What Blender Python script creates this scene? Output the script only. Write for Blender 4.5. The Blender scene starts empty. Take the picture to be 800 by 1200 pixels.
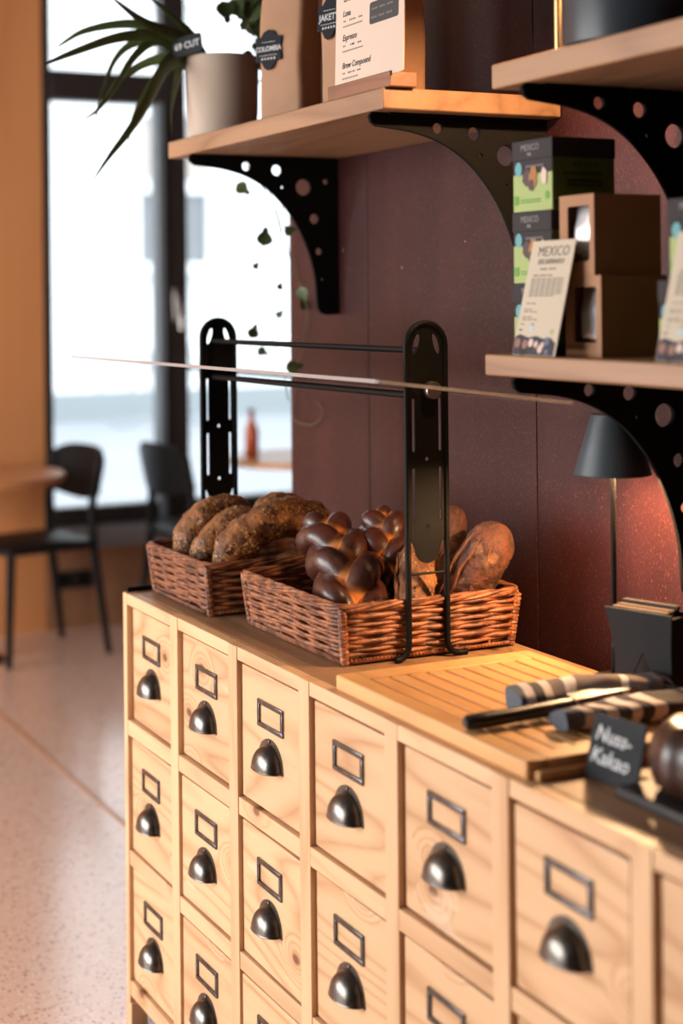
import bpy, bmesh, math, random
from math import sin, cos, pi, radians, sqrt
from mathutils import Matrix, Vector, noise

random.seed(7)
S = bpy.context.scene
COL = S.collection

# ------------------------------------------------------------------ camera, sky, light, exposure
cam_d = bpy.data.cameras.new('camera')
cam = bpy.data.objects.new('camera', cam_d)
COL.objects.link(cam)
cam.location = (0, 0, 1.42)
YAW = 0.4655
_R = Vector((cos(YAW), -sin(YAW), 0)); _F = Vector((sin(YAW), cos(YAW), 0)); _U = Vector((0, 0, 1))
ROLL = -0.010
_R2 = _R * cos(ROLL) + _U * sin(ROLL); _U2 = _U * cos(ROLL) - _R * sin(ROLL)
cam.rotation_euler = Matrix((_R2, _U2, -_F)).transposed().to_euler()
cam_d.sensor_fit = 'AUTO'
cam_d.sensor_width = 36.0
cam_d.lens = 1880.0 / 1200.0 * 36.0
cam_d.shift_y = -250.0 / 1200.0
cam_d.clip_start = 0.05
cam_d.clip_end = 200
cam_d.dof.use_dof = True
cam_d.dof.focus_distance = 2.62
cam_d.dof.aperture_fstop = 2.2
S.camera = cam

S.view_settings.view_transform = 'Standard'
S.view_settings.look = 'None'
S.view_settings.gamma = 1.0
S.view_settings.exposure = 0.0
S.view_settings.use_curve_mapping = False

world = bpy.data.worlds.new('overcast_sky')
S.world = world
world.use_nodes = True
bg = world.node_tree.nodes['Background']
bg.inputs['Color'].default_value = (0.93, 0.965, 1.0, 1)
bg.inputs['Strength'].default_value = 4.0


def area_light(name, loc, rot, sx, sy, power, color):
    d = bpy.data.lights.new(name, 'AREA')
    d.shape = 'RECTANGLE'; d.size = sx; d.size_y = sy; d.energy = power; d.color = color
    o = bpy.data.objects.new(name, d); COL.objects.link(o)
    o.location = loc; o.rotation_euler = rot
    return o


# daylight entering through the shop windows in the left wall and by the tables
area_light('daylight_left_window', (-2.62, 2.92, 1.50), (0, radians(-90), 0), 2.1, 2.0, 120, (1.0, 0.955, 0.905))
area_light('daylight_left_window_far', (-2.62, 4.95, 1.50), (0, radians(-90), 0), 2.1, 1.9, 140, (1.0, 0.965, 0.92))

# ------------------------------------------------------------------ helpers


def lin(r, g, b):
    def f(c):
        c /= 255.0
        return c / 12.92 if c <= 0.04045 else ((c + 0.055) / 1.055) ** 2.4
    return (f(r), f(g), f(b), 1.0)


def new_mat(name):
    m = bpy.data.materials.new(name); m.use_nodes = True
    nt = m.node_tree
    return m, nt, nt.nodes['Principled BSDF']


def flat(name, col, rough=0.5, metal=0.0, coat=0.0, spec=0.5, bump=0.0, bscale=200, emit=None, estr=0.0, var=0.0, vscale=8.0):
    m, nt, p = new_mat(name)
    p.inputs['Base Color'].default_value = col
    p.inputs['Roughness'].default_value = rough
    p.inputs['Metallic'].default_value = metal
    p.inputs['Coat Weight'].default_value = coat
    p.inputs['Specular IOR Level'].default_value = spec
    if emit:
        p.inputs['Emission Color'].default_value = emit
        p.inputs['Emission Strength'].default_value = estr
    tc = nt.nodes.new('ShaderNodeTexCoord')
    if var:
        n = nt.nodes.new('ShaderNodeTexNoise'); n.inputs['Scale'].default_value = vscale; n.inputs['Detail'].default_value = 5
        nt.links.new(tc.outputs['Object'], n.inputs['Vector'])
        r = nt.nodes.new('ShaderNodeValToRGB')
        r.color_ramp.elements[0].position = 0.3; r.color_ramp.elements[1].position = 0.7
        r.color_ramp.elements[0].color = tuple(c * (1 - var) for c in col[:3]) + (1,)
        r.color_ramp.elements[1].color = tuple(min(1, c * (1 + var)) for c in col[:3]) + (1,)
        nt.links.new(n.outputs['Fac'], r.inputs['Fac']); nt.links.new(r.outputs['Color'], p.inputs['Base Color'])
    if bump:
        n = nt.nodes.new('ShaderNodeTexNoise'); n.inputs['Scale'].default_value = bscale; n.inputs['Detail'].default_value = 4
        nt.links.new(tc.outputs['Object'], n.inputs['Vector'])
        b = nt.nodes.new('ShaderNodeBump'); b.inputs['Strength'].default_value = bump; b.inputs['Distance'].default_value = 0.002
        nt.links.new(n.outputs['Fac'], b.inputs['Height']); nt.links.new(b.outputs['Normal'], p.inputs['Normal'])
    return m


def math_node(nt, op, a, b=None):
    n = nt.nodes.new('ShaderNodeMath'); n.operation = op
    for i, x in enumerate((a, b)):
        if x is None:
            continue
        if isinstance(x, (int, float)):
            n.inputs[i].default_value = x
        else:
            nt.links.new(x, n.inputs[i])
    return n.outputs[0]


def mix_col(nt, fac, a, b, mode='MIX'):
    n = nt.nodes.new('ShaderNodeMix'); n.data_type = 'RGBA'; n.blend_type = mode
    for sock, x in ((n.inputs[0], fac), (n.inputs[6], a), (n.inputs[7], b)):
        if isinstance(x, (tuple, list)):
            sock.default_value = x
        elif isinstance(x, (int, float)):
            sock.default_value = x
        else:
            nt.links.new(x, sock)
    return n.outputs[2]


def smooth(nt, x, lo, hi):
    n = nt.nodes.new('ShaderNodeMapRange'); n.interpolation_type = 'SMOOTHSTEP'
    n.inputs['From Min'].default_value = lo; n.inputs['From Max'].default_value = hi
    nt.links.new(x, n.inputs['Value'])
    return n.outputs['Result']


def wood(name, light, dark, axis='Y', rough=0.5, rings=9.0, freq=4.5, knots=0.0, knot_col=(0.16, 0.06, 0.025, 1), contrast=0.5,
         stretch=0.13, wear=0.0, wear_col=None, coat=0.0, face='X'):
    """Timber with contour-line growth rings, fibres and (optional) knots, in each object's own coordinates."""
    m, nt, p = new_mat(name)
    L = nt.links
    tc = nt.nodes.new('ShaderNodeTexCoord'); oi = nt.nodes.new('ShaderNodeObjectInfo')
    off = nt.nodes.new('ShaderNodeCombineXYZ')
    L.new(math_node(nt, 'MULTIPLY', oi.outputs['Random'], 37.0), off.inputs[0])
    L.new(math_node(nt, 'MULTIPLY', oi.outputs['Random'], 91.0), off.inputs[1])
    L.new(math_node(nt, 'MULTIPLY', oi.outputs['Random'], 53.0), off.inputs[2])
    add = nt.nodes.new('ShaderNodeVectorMath'); add.operation = 'ADD'
    L.new(tc.outputs['Object'], add.inputs[0]); L.new(off.outputs[0], add.inputs[1])

    def mapped(k, deep=1.0):
        mp = nt.nodes.new('ShaderNodeMapping')
        sc = [1, 1, 1]; sc['XYZ'.index(axis)] = k; sc['XYZ'.index(face)] *= deep
        mp.inputs['Scale'].default_value = sc
        L.new(add.outputs[0], mp.inputs['Vector'])
        return mp.outputs[0]
    v1 = mapped(stretch)
    n1 = nt.nodes.new('ShaderNodeTexNoise'); n1.inputs['Scale'].default_value = freq; n1.inputs['Detail'].default_value = 1.2
    L.new(v1, n1.inputs['Vector'])
    height = n1.outputs['Fac']
    vk = mapped(0.6, 0.12)
    if knots:
        vo = nt.nodes.new('ShaderNodeTexVoronoi'); vo.inputs['Scale'].default_value = 8.0; vo.inputs['Randomness'].default_value = 1.0
        vo.voronoi_dimensions = '2D'
        sp_ = nt.nodes.new('ShaderNodeSeparateXYZ'); cb_ = nt.nodes.new('ShaderNodeCombineXYZ')
        L.new(vk, sp_.inputs[0]); L.new(sp_.outputs[1 if face == 'X' else 0], cb_.inputs[0]); L.new(sp_.outputs[2 if face == 'X' else 1], cb_.inputs[1])
        L.new(cb_.outputs[0], vo.inputs['Vector'])
        gate = math_node(nt, 'GREATER_THAN', nt_sep(nt, vo.outputs['Color']), 1.0 - knots)
        near = smooth(nt, vo.outputs['Distance'], 0.36, 0.0)
        bulge = math_node(nt, 'MULTIPLY', math_node(nt, 'MULTIPLY', near, gate), 0.22)
        height = math_node(nt, 'ADD', height, bulge)
    ring = math_node(nt, 'PINGPONG', math_node(nt, 'MULTIPLY', height, rings * 2), 1.0)
    ring = math_node(nt, 'POWER', ring, 2.6)
    n2 = nt.nodes.new('ShaderNodeTexNoise'); n2.inputs['Scale'].default_value = 90; n2.inputs['Detail'].default_value = 3
    L.new(mapped(0.05), n2.inputs['Vector'])
    n3 = nt.nodes.new('ShaderNodeTexNoise'); n3.inputs['Scale'].default_value = 5; n3.inputs['Detail'].default_value = 3
    L.new(mapped(0.4), n3.inputs['Vector'])
    f = math_node(nt, 'MULTIPLY', ring, contrast)
    f = math_node(nt, 'ADD', f, math_node(nt, 'MULTIPLY', math_node(nt, 'SUBTRACT', n2.outputs['Fac'], 0.5), 0.55))
    f = math_node(nt, 'ADD', f, math_node(nt, 'MULTIPLY', math_node(nt, 'SUBTRACT', n3.outputs['Fac'], 0.5), 0.5))
    f = math_node(nt, 'MINIMUM', math_node(nt, 'MAXIMUM', f, 0.0), 1.0)
    c = mix_col(nt, f, light, dark)
    if knots:
        core = smooth(nt, vo.outputs['Distance'], 0.085, 0.035)
        halo = smooth(nt, vo.outputs['Distance'], 0.22, 0.05)
        c = mix_col(nt, math_node(nt, 'MULTIPLY', math_node(nt, 'MULTIPLY', halo, gate), 0.45), c, dark)
        c = mix_col(nt, math_node(nt, 'MULTIPLY', math_node(nt, 'MULTIPLY', core, gate), 0.85), c, knot_col)
    if wear:
        n4 = nt.nodes.new('ShaderNodeTexNoise'); n4.inputs['Scale'].default_value = 22; n4.inputs['Detail'].default_value = 4
        L.new(mapped(0.3), n4.inputs['Vector'])
        w = smooth(nt, n4.outputs['Fac'], 0.66, 0.72)
        c = mix_col(nt, math_node(nt, 'MULTIPLY', w, wear), c, wear_col)
    # each board has its own tone
    tone = math_node(nt, 'ADD', math_node(nt, 'MULTIPLY', oi.outputs['Random'], 0.14), 0.93)
    hsv = nt.nodes.new('ShaderNodeHueSaturation'); L.new(c, hsv.inputs['Color']); L.new(tone, hsv.inputs['Value'])
    L.new(hsv.outputs['Color'], p.inputs['Base Color'])
    p.inputs['Roughness'].default_value = rough
    p.inputs['Coat Weight'].default_value = coat
    b = nt.nodes.new('ShaderNodeBump'); b.inputs['Strength'].default_value = 0.12; b.inputs['Distance'].default_value = 0.001
    L.new(n2.outputs['Fac'], b.inputs['Height']); L.new(b.outputs['Normal'], p.inputs['Normal'])
    return m


def nt_sep(nt, colsock):
    n = nt.nodes.new('ShaderNodeSeparateColor'); nt.links.new(colsock, n.inputs[0])
    return n.outputs[0]


class G:
    """Collects shapes for ONE mesh object."""
    def __init__(self):
        self.v = []; self.f = []; self.attr = None

    def box(self, c, s, rz=0.0, rot=None):
        o = len(self.v)
        M = rot if rot is not None else Matrix.Rotation(rz, 3, 'Z')
        for dz in (-.5, .5):
            for dx, dy in ((-.5, -.5), (.5, -.5), (.5, .5), (-.5, .5)):
                self.v.append(Vector(c) + M @ Vector((dx * s[0], dy * s[1], dz * s[2])))
        for q in ((0, 3, 2, 1), (4, 5, 6, 7), (0, 1, 5, 4), (1, 2, 6, 5), (2, 3, 7, 6), (3, 0, 4, 7)):
            self.f.append(tuple(o + i for i in q))
        return self

    def loft(self, rings, cap=True, close=False):
        o = len(self.v); n = len(rings[0])
        for r in rings:
            self.v.extend(Vector(p) for p in r)
        k = len(rings)
        for i in range(k if close else k - 1):
            a = o + i * n; b = o + ((i + 1) % k) * n
            for j in range(n):
                j2 = (j + 1) % n
                self.f.append((a + j, a + j2, b + j2, b + j))
        if cap and not close:
            self.f.append(tuple(o + j for j in reversed(range(n))))
            self.f.append(tuple(o + (k - 1) * n + j for j in range(n)))
        return self

    def tube(self, pts, r, n=8, closed=False, flat=1.0, up=None):
        pts = [Vector(p) for p in pts]; k = len(pts)
        rs = r if isinstance(r, (list, tuple)) else [r] * k
        T = []
        for i in range(k):
            a = pts[(i - 1) % k] if (closed or i > 0) else pts[i]
            b = pts[(i + 1) % k] if (closed or i < k - 1) else pts[i]
            t = (b - a); T.append(t.normalized() if t.length > 1e-9 else Vector((0, 0, 1)))
        u = Vector(up) if up else (Vector((0, 0, 1)) if abs(T[0].z) < 0.9 else Vector((1, 0, 0)))
        rings = []
        for i in range(k):
            u = Vector(up) if up else u
            u = (u - T[i] * u.dot(T[i]))
            u = u.normalized() if u.length > 1e-6 else T[i].orthogonal().normalized()
            w = T[i].cross(u)
            rings.append([pts[i] + (w * cos(2 * pi * j / n) + u * (sin(2 * pi * j / n) * flat)) * rs[i] for j in range(n)])
        self.loft(rings, cap=True, close=closed)
        return self

    def lathe(self, prof, n=24, c=(0, 0, 0), cap=True):
        rings = [[Vector(c) + Vector((r * cos(2 * pi * j / n), r * sin(2 * pi * j / n), z)) for j in range(n)] for r, z in prof]
        return self.loft(rings, cap=cap)

    def ball(self, c, s, n=8, m=6, rot=None):
        M = rot if rot is not None else Matrix.Identity(3)
        rings = []
        for i in range(m + 1):
            a = -pi / 2 + pi * i / m
            ca = max(cos(a), 0.02)
            rings.append([Vector(c) + M @ Vector((s[0] * ca * cos(2 * pi * j / n), s[1] * ca * sin(2 * pi * j / n), s[2] * sin(a))) for j in range(n)])
        return self.loft(rings)

    def xform(self, M):
        self.v = [M @ Vector(p) for p in self.v]
        return self

    def obj(self, name, mat, parent=None, smooth=True, bevel=0.0, loc=(0, 0, 0), angle=40, seg=2):
        me = bpy.data.meshes.new(name)
        me.from_pydata([tuple(p) for p in self.v], [], self.f)
        if bevel:
            flats = bevel_mesh(me, bevel, seg)
            o = link_mesh(name, me, mat, parent, False, loc, angle)
            me.polygons.foreach_set('use_smooth', [not k for k in flats])
            return o
        return link_mesh(name, me, mat, parent, smooth, loc, angle)


def bevel_mesh(me, w, seg=2):
    """Round the edges; returns for each polygon whether it is one of the original flat faces."""
    me.update()
    nrm = [p.normal.copy() for p in me.polygons]
    bm = bmesh.new(); bm.from_mesh(me)
    bmesh.ops.bevel(bm, geom=list(bm.edges), offset=w, segments=seg, profile=0.5, affect='EDGES', clamp_overlap=True)
    bm.to_mesh(me); bm.free(); me.update()
    return [any(p.normal.dot(q) > 0.9995 for q in nrm) for p in me.polygons]


PRINT = ('fine_print', 'stars', 'print_dots', 'notice_print', 'band_print', 'side_lines', 'print_lines')


def link_mesh(name, me, mat, parent=None, smooth=True, loc=(0, 0, 0), angle=40):
    me.materials.clear()
    for mm in (mat if isinstance(mat, (list, tuple)) else [mat]):
        me.materials.append(mm)
    if smooth:
        me.polygons.foreach_set('use_smooth', [True] * len(me.polygons))
        me.set_sharp_from_angle(angle=radians(angle))
    me.update()
    o = bpy.data.objects.new(name, me); COL.objects.link(o)
    o.location = loc
    if parent:
        o.parent = parent
    if name in PRINT:
        o['kind'] = 'stuff'
    return o


def tag(o, label, cat, group=None, kind=None):
    o['label'] = label; o['category'] = cat
    if group:
        o['group'] = group
    if kind:
        o['kind'] = kind
    return o


def thing(name, label, cat, loc=(0, 0, 0), rz=0.0, group=None):
    o = bpy.data.objects.new(name, None); COL.objects.link(o)
    o.empty_display_size = 0.05
    o.location = loc; o.rotation_euler = (0, 0, rz)
    return tag(o, label, cat, group)


def struct(o):
    o['kind'] = 'structure'
    return o


def bx(name, c, s, mat, parent=None, bevel=0.0, rz=0.0, centred=True, smooth=True):
    """A box; its origin sits at its centre so that grain follows each piece."""
    g = G().box((0, 0, 0), s, rz)
    return g.obj(name, mat, parent, smooth=smooth, bevel=bevel, loc=c)


def clone(o, parent=None, deep=True):
    c = o.copy(); COL.objects.link(c)
    if parent:
        c.parent = parent
    if deep:
        for ch in list(o.children):
            clone(ch, c)
    return c


def curve_mesh(cu):
    o = bpy.data.objects.new('tmp', cu); COL.objects.link(o)
    dg = bpy.context.evaluated_depsgraph_get()
    me = bpy.data.meshes.new_from_object(o.evaluated_get(dg))
    bpy.data.objects.remove(o); bpy.data.curves.remove(cu)
    return me


def plate(name, outline, holes, th, mat, parent=None, M=None, bevel=0.0):
    """Flat sheet of thickness th from a 2D outline with holes."""
    cu = bpy.data.curves.new('tmp', 'CURVE'); cu.dimensions = '2D'; cu.fill_mode = 'BOTH'
    cu.extrude = max(th / 2 - bevel, 1e-5); cu.bevel_depth = bevel; cu.bevel_resolution = 1
    cu.offset = -bevel if bevel else 0
    for loop in [outline] + list(holes):
        sp = cu.splines.new('POLY'); sp.points.add(len(loop) - 1); sp.use_cyclic_u = True
        for i, (x, y) in enumerate(loop):
            sp.points[i].co = (x, y, 0, 1)
    me = curve_mesh(cu)
    if M is not None:
        me.transform(M)
    return link_mesh(name, me, mat, parent, True, angle=35)


def text(s, size, mat, parent, M, name='lettering', align='CENTER', ext=0.0002, shear=0.0, spacing=1.0, bold=0.0):
    cu = bpy.data.curves.new('tmp', 'FONT')
    cu.body = s; cu.size = size; cu.align_x = align; cu.align_y = 'CENTER'; cu.extrude = ext; cu.shear = shear
    cu.space_character = spacing; cu.offset = bold; cu.resolution_u = 3
    me = curve_mesh(cu)
    me.transform(M)
    return link_mesh(name, me, mat, parent, False)


def frame(loc, x, y):
    """4x4 placement with given x and y axes (z = x cross y faces out)."""
    x = Vector(x).normalized(); z = x.cross(Vector(y)).normalized(); y = z.cross(x)
    M = Matrix((x, y, z)).transposed().to_4x4(); M.translation = Vector(loc)
    return M


def facing_front(loc):
    return frame(loc, (0, -1, 0), (0, 0, 1))


def circle(cx, cy, r, n=20, ry=None):
    return [(cx + r * cos(2 * pi * i / n), cy + (ry or r) * sin(2 * pi * i / n)) for i in range(n)]


def rrect(cx, cy, w, h, r, n=5):
    out = []
    for k, (sx, sy) in enumerate(((1, 1), (-1, 1), (-1, -1), (1, -1))):
        for i in range(n + 1):
            a = pi / 2 * k + pi / 2 * i / n
            out.append((cx + sx * (w / 2 - r) + r * cos(a), cy + sy * (h / 2 - r) + r * sin(a)))
    return out


def spline(pts, n):
    """Catmull-Rom through pts, n samples."""
    P = [Vector(p) for p in pts]; P = [P[0] * 2 - P[1]] + P + [P[-1] * 2 - P[-2]]
    out = []
    for i in range(n):
        t = i / (n - 1) * (len(P) - 3); k = min(int(t), len(P) - 4); t -= k
        a, b, c, d = P[k:k + 4]
        out.append(0.5 * ((2 * b) + (c - a) * t + (2 * a - 5 * b + 4 * c - d) * t * t + (3 * b - a - 3 * c + d) * t ** 3))
    return out


# ------------------------------------------------------------------ materials
PINE_L = lin(220, 178, 137); PINE_D = lin(170, 117, 74)
pine_y = wood('pine_drawer_grain', PINE_L, PINE_D, 'Y', 0.42, knots=0.5, wear=0.35, wear_col=lin(236, 214, 190), rings=17, freq=4.6, knot_col=lin(96, 52, 28), contrast=0.6)
pine_z = wood('pine_stile_grain', PINE_L, PINE_D, 'Z', 0.45, rings=5, freq=9, contrast=0.35)
pine_rail = wood('pine_rail_grain', PINE_L, PINE_D, 'Y', 0.45, rings=5, freq=9, contrast=0.35, knots=0.12, knot_col=lin(110, 62, 34))
pine_top = wood('pine_top_weathered_dim', lin(160, 122, 90), lin(112, 78, 52), 'Y', 0.5, rings=9, freq=5, contrast=0.6, knots=0.25, knot_col=lin(80, 48, 30), wear=0.25, wear_col=lin(160, 140, 118), face='Z')  # weathered wood, its colour also darkened to paint in the top's dim light
beech = wood('beech_cutting_board', lin(222, 170, 112), lin(188, 128, 74), 'Y', 0.45, rings=6, freq=8, contrast=0.35)
oak = wood('oak_shelf', lin(160, 121, 90), lin(112, 77, 52), 'Y', 0.5, rings=7, freq=7, contrast=0.5)
oak_dark = wood('walnut_card_base', lin(128, 82, 56), lin(86, 50, 34), 'Y', 0.5, rings=7, freq=12, contrast=0.5)
table_wood = wood('oak_table_top', lin(214, 150, 98), lin(176, 112, 66), 'X', 0.4, rings=6, freq=4, contrast=0.4)
plywood = wood('plywood_cladding', lin(216, 146, 92), lin(188, 118, 68), 'Z', 0.5, rings=5, freq=2.2, contrast=0.5)
black_metal = flat('black_powder_coat', (0.005, 0.005, 0.005, 1), 0.55, spec=0.12, bump=0.1, bscale=600)
black_bracket = flat('black_bracket_steel', (0.009, 0.009, 0.009, 1), 0.85, spec=0.06)
black_wood = flat('black_stained_wood', (0.006, 0.006, 0.007, 1), 0.5, spec=0.18)
dark_gap = flat('cabinet_inside', (0.03, 0.017, 0.01, 1), 0.9)
nickel = flat('tarnished_nickel', (0.165, 0.150, 0.136, 1), 0.31, 1.0, bump=0.15, bscale=180, var=0.35, vscale=40)
pewter = flat('pewter_holder', (0.13, 0.13, 0.14, 1), 0.28, 1.0, var=0.3, vscale=60)
brass = flat('brushed_brass', (0.50, 0.33, 0.16, 1), 0.35, 1.0)
steel = flat('blade_steel', (0.55, 0.55, 0.55, 1), 0.22, 1.0)
slate = flat('chalkboard', (0.015, 0.017, 0.020, 1), 0.7, spec=0.25, var=0.25, vscale=30)
chalk = flat('chalk', (0.66, 0.67, 0.68, 1), 0.9)
soot = flat('napkin_holder_sheet', (0.012, 0.012, 0.014, 1), 0.7, spec=0.2)
napkin_m = flat('kraft_napkin_paper', (0.10, 0.06, 0.04, 1), 0.9, bump=0.3, bscale=300)
napkin_d = flat('dark_napkin_paper', (0.03, 0.025, 0.025, 1), 0.9, bump=0.3, bscale=300)
kraft = flat('kraft_paper', lin(152, 113, 84), 0.75, bump=0.25, bscale=60, var=0.08, vscale=14)
kraft_box = flat('kraft_board', lin(160, 117, 86), 0.8, var=0.06, vscale=20)
card_paper = flat('cream_card', lin(190, 176, 156), 0.8)
card_white = flat('menu_card_white', lin(198, 176, 160), 0.8)
ink = flat('black_ink', (0.016, 0.015, 0.018, 1), 0.8)
ink_soft = flat('grey_ink', (0.14, 0.125, 0.115, 1), 0.8)
label_black = flat('label_black', (0.009, 0.010, 0.014, 1), 0.7, spec=0.15)
label_print = flat('label_print_pale', (0.42, 0.42, 0.42, 1), 0.7)
box_dark = flat('box_charcoal', (0.028, 0.024, 0.026, 1), 0.7, spec=0.25)
box_green = flat('box_green', lin(152, 166, 104), 0.7)
box_green2 = flat('box_green_badge', lin(92, 150, 58), 0.7)
box_shaded = flat('box_green_shaded', lin(92, 112, 44), 0.7)  # darker green: shade on the box sides is put into the colour
teal = flat('teal_badge', lin(84, 148, 156), 0.6)
nut_brown = flat('printed_nut', lin(150, 96, 40), 0.6)
choc = flat('printed_chocolate', lin(62, 38, 34), 0.6)
pink_print = flat('printed_petal', lin(206, 180, 168), 0.7)
pale_blue = flat('printed_pale_blue', lin(168, 188, 200), 0.7)
foil = flat('silver_foil', (0.86, 0.88, 0.92, 1), 0.34, 0.85, bump=1.0, bscale=26)
canister_m = flat('blue_grey_enamel', (0.030, 0.038, 0.048, 1), 0.35)
lamp_m = flat('slate_blue_lacquer', (0.045, 0.062, 0.075, 1), 0.42)
lamp_in = flat('lamp_shade_white_inside', (0.7, 0.66, 0.6, 1), 0.7)
bulb_m = flat('warm_bulb', (1, 0.75, 0.45, 1), 0.5, emit=(1.0, 0.55, 0.22, 1), estr=18)
pot_m = None
leaf_m = flat('aloe_leaf', lin(76, 92, 52), 0.4, var=0.3, vscale=30)
vine_m = flat('vine_leaf', lin(70, 86, 44), 0.5, var=0.3, vscale=40)
vine_stem = flat('vine_stem', lin(96, 84, 58), 0.7)
soil = flat('potting_soil', (0.03, 0.018, 0.012, 1), 0.95, bump=0.8, bscale=90)
bark = flat('copper_bark', lin(170, 100, 60), 0.6)
frame_dark = flat('dark_window_frame', lin(46, 38, 36), 0.5)
frame_grey = flat('grey_door_edge', lin(120, 128, 136), 0.5)
sill_grey = flat('grey_sill', lin(128, 126, 128), 0.35)
facade_m = flat('white_render', (0.86, 0.87, 0.88, 1), 0.9, var=0.03, vscale=1.5)
street_m = flat('pale_street', (0.30, 0.32, 0.35, 1), 0.9, var=0.1, vscale=0.8)
blind = flat('window_blind', lin(178, 170, 164), 0.7)
far_glass = flat('far_window_glass', lin(120, 124, 128), 0.2)
dark_wall_paint = flat('wall_paint', (0.07, 0.06, 0.055, 1), 0.8)  # unseen walls coloured dark to cut bounce light
ceil_m = flat('ceiling_paint', (0.16, 0.14, 0.13, 1), 0.9)  # ceiling darkened too, for less bounce light
orange_m = flat('orange_bottle', lin(196, 88, 40), 0.35)
socket_m = flat('black_socket', (0.012, 0.012, 0.012, 1), 0.4)
handle_m = flat('brushed_handle', (0.6, 0.55, 0.53, 1), 0.3, 1.0)


def make_pot_mat():
    m, nt, p = new_mat('ribbed_stoneware')
    tc = nt.nodes.new('ShaderNodeTexCoord')
    w = nt.nodes.new('ShaderNodeTexWave'); w.bands_direction = 'Z'; w.inputs['Scale'].default_value = 70; w.inputs['Distortion'].default_value = 1.5
    w.inputs['Detail'].default_value = 2
    nt.links.new(tc.outputs['Object'], w.inputs['Vector'])
    c = mix_col(nt, w.outputs['Fac'], lin(196, 178, 162), lin(176, 156, 140))
    nt.links.new(c, p.inputs['Base Color']); p.inputs['Roughness'].default_value = 0.7
    b = nt.nodes.new('ShaderNodeBump'); b.inputs['Strength'].default_value = 0.35; b.inputs['Distance'].default_value = 0.001
    nt.links.new(w.outputs['Fac'], b.inputs['Height']); nt.links.new(b.outputs['Normal'], p.inputs['Normal'])
    return m


def make_glass(name, tint, gloss_rough=0.02):
    m = bpy.data.materials.new(name); m.use_nodes = True
    nt = m.node_tree; nt.nodes.clear()
    out = nt.nodes.new('ShaderNodeOutputMaterial')
    tr = nt.nodes.new('ShaderNodeBsdfTransparent'); tr.inputs['Color'].default_value = tint
    gl = nt.nodes.new('ShaderNodeBsdfGlossy'); gl.inputs['Roughness'].default_value = gloss_rough
    fr = nt.nodes.new('ShaderNodeFresnel'); fr.inputs['IOR'].default_value = 1.45
    mx = nt.nodes.new('ShaderNodeMixShader')
    nt.links.new(fr.outputs[0], mx.inputs[0]); nt.links.new(tr.outputs[0], mx.inputs[1]); nt.links.new(gl.outputs[0], mx.inputs[2])
    nt.links.new(mx.outputs[0], out.inputs['Surface'])
    return m


def make_terrazzo():
    m, nt, p = new_mat('pink_terrazzo')
    L = nt.links
    tc = nt.nodes.new('ShaderNodeTexCoord')
    base = None
    cols = [(85, lin(204, 156, 134), 0.30), (120, lin(240, 220, 206), 0.28), (100, lin(168, 122, 104), 0.12), (190, lin(222, 182, 162), 0.35)]
    c = lin(230, 192, 172)
    for i, (sc, col, frac) in enumerate(cols):
        mp = nt.nodes.new('ShaderNodeMapping'); mp.inputs['Location'].default_value = (i * 3.1, i * 1.7, i * 5.3)
        L.new(tc.outputs['Object'], mp.inputs['Vector'])
        vo = nt.nodes.new('ShaderNodeTexVoronoi'); vo.inputs['Scale'].default_value = sc
        L.new(mp.outputs[0], vo.inputs['Vector'])
        gate = math_node(nt, 'LESS_THAN', nt_sep(nt, vo.outputs['Color']), frac)
        near = math_node(nt, 'LESS_THAN', vo.outputs['Distance'], 0.42)
        c = mix_col(nt, math_node(nt, 'MULTIPLY', gate, near), c, col)
    L.new(c, p.inputs['Base Color'])
    p.inputs['Roughness'].default_value = 0.19
    p.inputs['Specular IOR Level'].default_value = 0.8
    return m


def make_maroon():
    m, nt, p = new_mat('maroon_painted_board')
    L = nt.links
    tc = nt.nodes.new('ShaderNodeTexCoord')
    mp = nt.nodes.new('ShaderNodeMapping'); mp.inputs['Scale'].default_value = (1, 1, 0.12)
    L.new(tc.outputs['Object'], mp.inputs['Vector'])
    n = nt.nodes.new('ShaderNodeTexNoise'); n.inputs['Scale'].default_value = 9; n.inputs['Detail'].default_value = 5
    L.new(mp.outputs[0], n.inputs['Vector'])
    sp = nt.nodes.new('ShaderNodeTexNoise'); sp.inputs['Scale'].default_value = 420; sp.inputs['Detail'].default_value = 2
    mp2 = nt.nodes.new('ShaderNodeMapping'); mp2.inputs['Scale'].default_value = (1, 1, 0.45)
    L.new(tc.outputs['Object'], mp2.inputs['Vector']); L.new(mp2.outputs[0], sp.inputs['Vector'])
    c = mix_col(nt, smooth(nt, n.outputs['Fac'], 0.3, 0.75), (0.028, 0.0078, 0.0078, 1), (0.041, 0.0115, 0.0112, 1))
    c = mix_col(nt, smooth(nt, sp.outputs['Fac'], 0.60, 0.72), c, (0.14, 0.036, 0.026, 1))
    # small chips of paint
    vo = nt.nodes.new('ShaderNodeTexVoronoi'); vo.inputs['Scale'].default_value = 9
    L.new(tc.outputs['Object'], vo.inputs['Vector'])
    chip = math_node(nt, 'LESS_THAN', vo.outputs['Distance'], 0.018)
    c = mix_col(nt, chip, c, lin(190, 160, 150))
    L.new(c, p.inputs['Base Color'])
    p.inputs['Roughness'].default_value = 0.45
    p.inputs['Specular IOR Level'].default_value = 0.2
    b = nt.nodes.new('ShaderNodeBump'); b.inputs['Strength'].default_value = 0.5; b.inputs['Distance'].default_value = 0.0012
    L.new(sp.outputs['Fac'], b.inputs['Height']); L.new(b.outputs['Normal'], p.inputs['Normal'])
    return m


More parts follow.
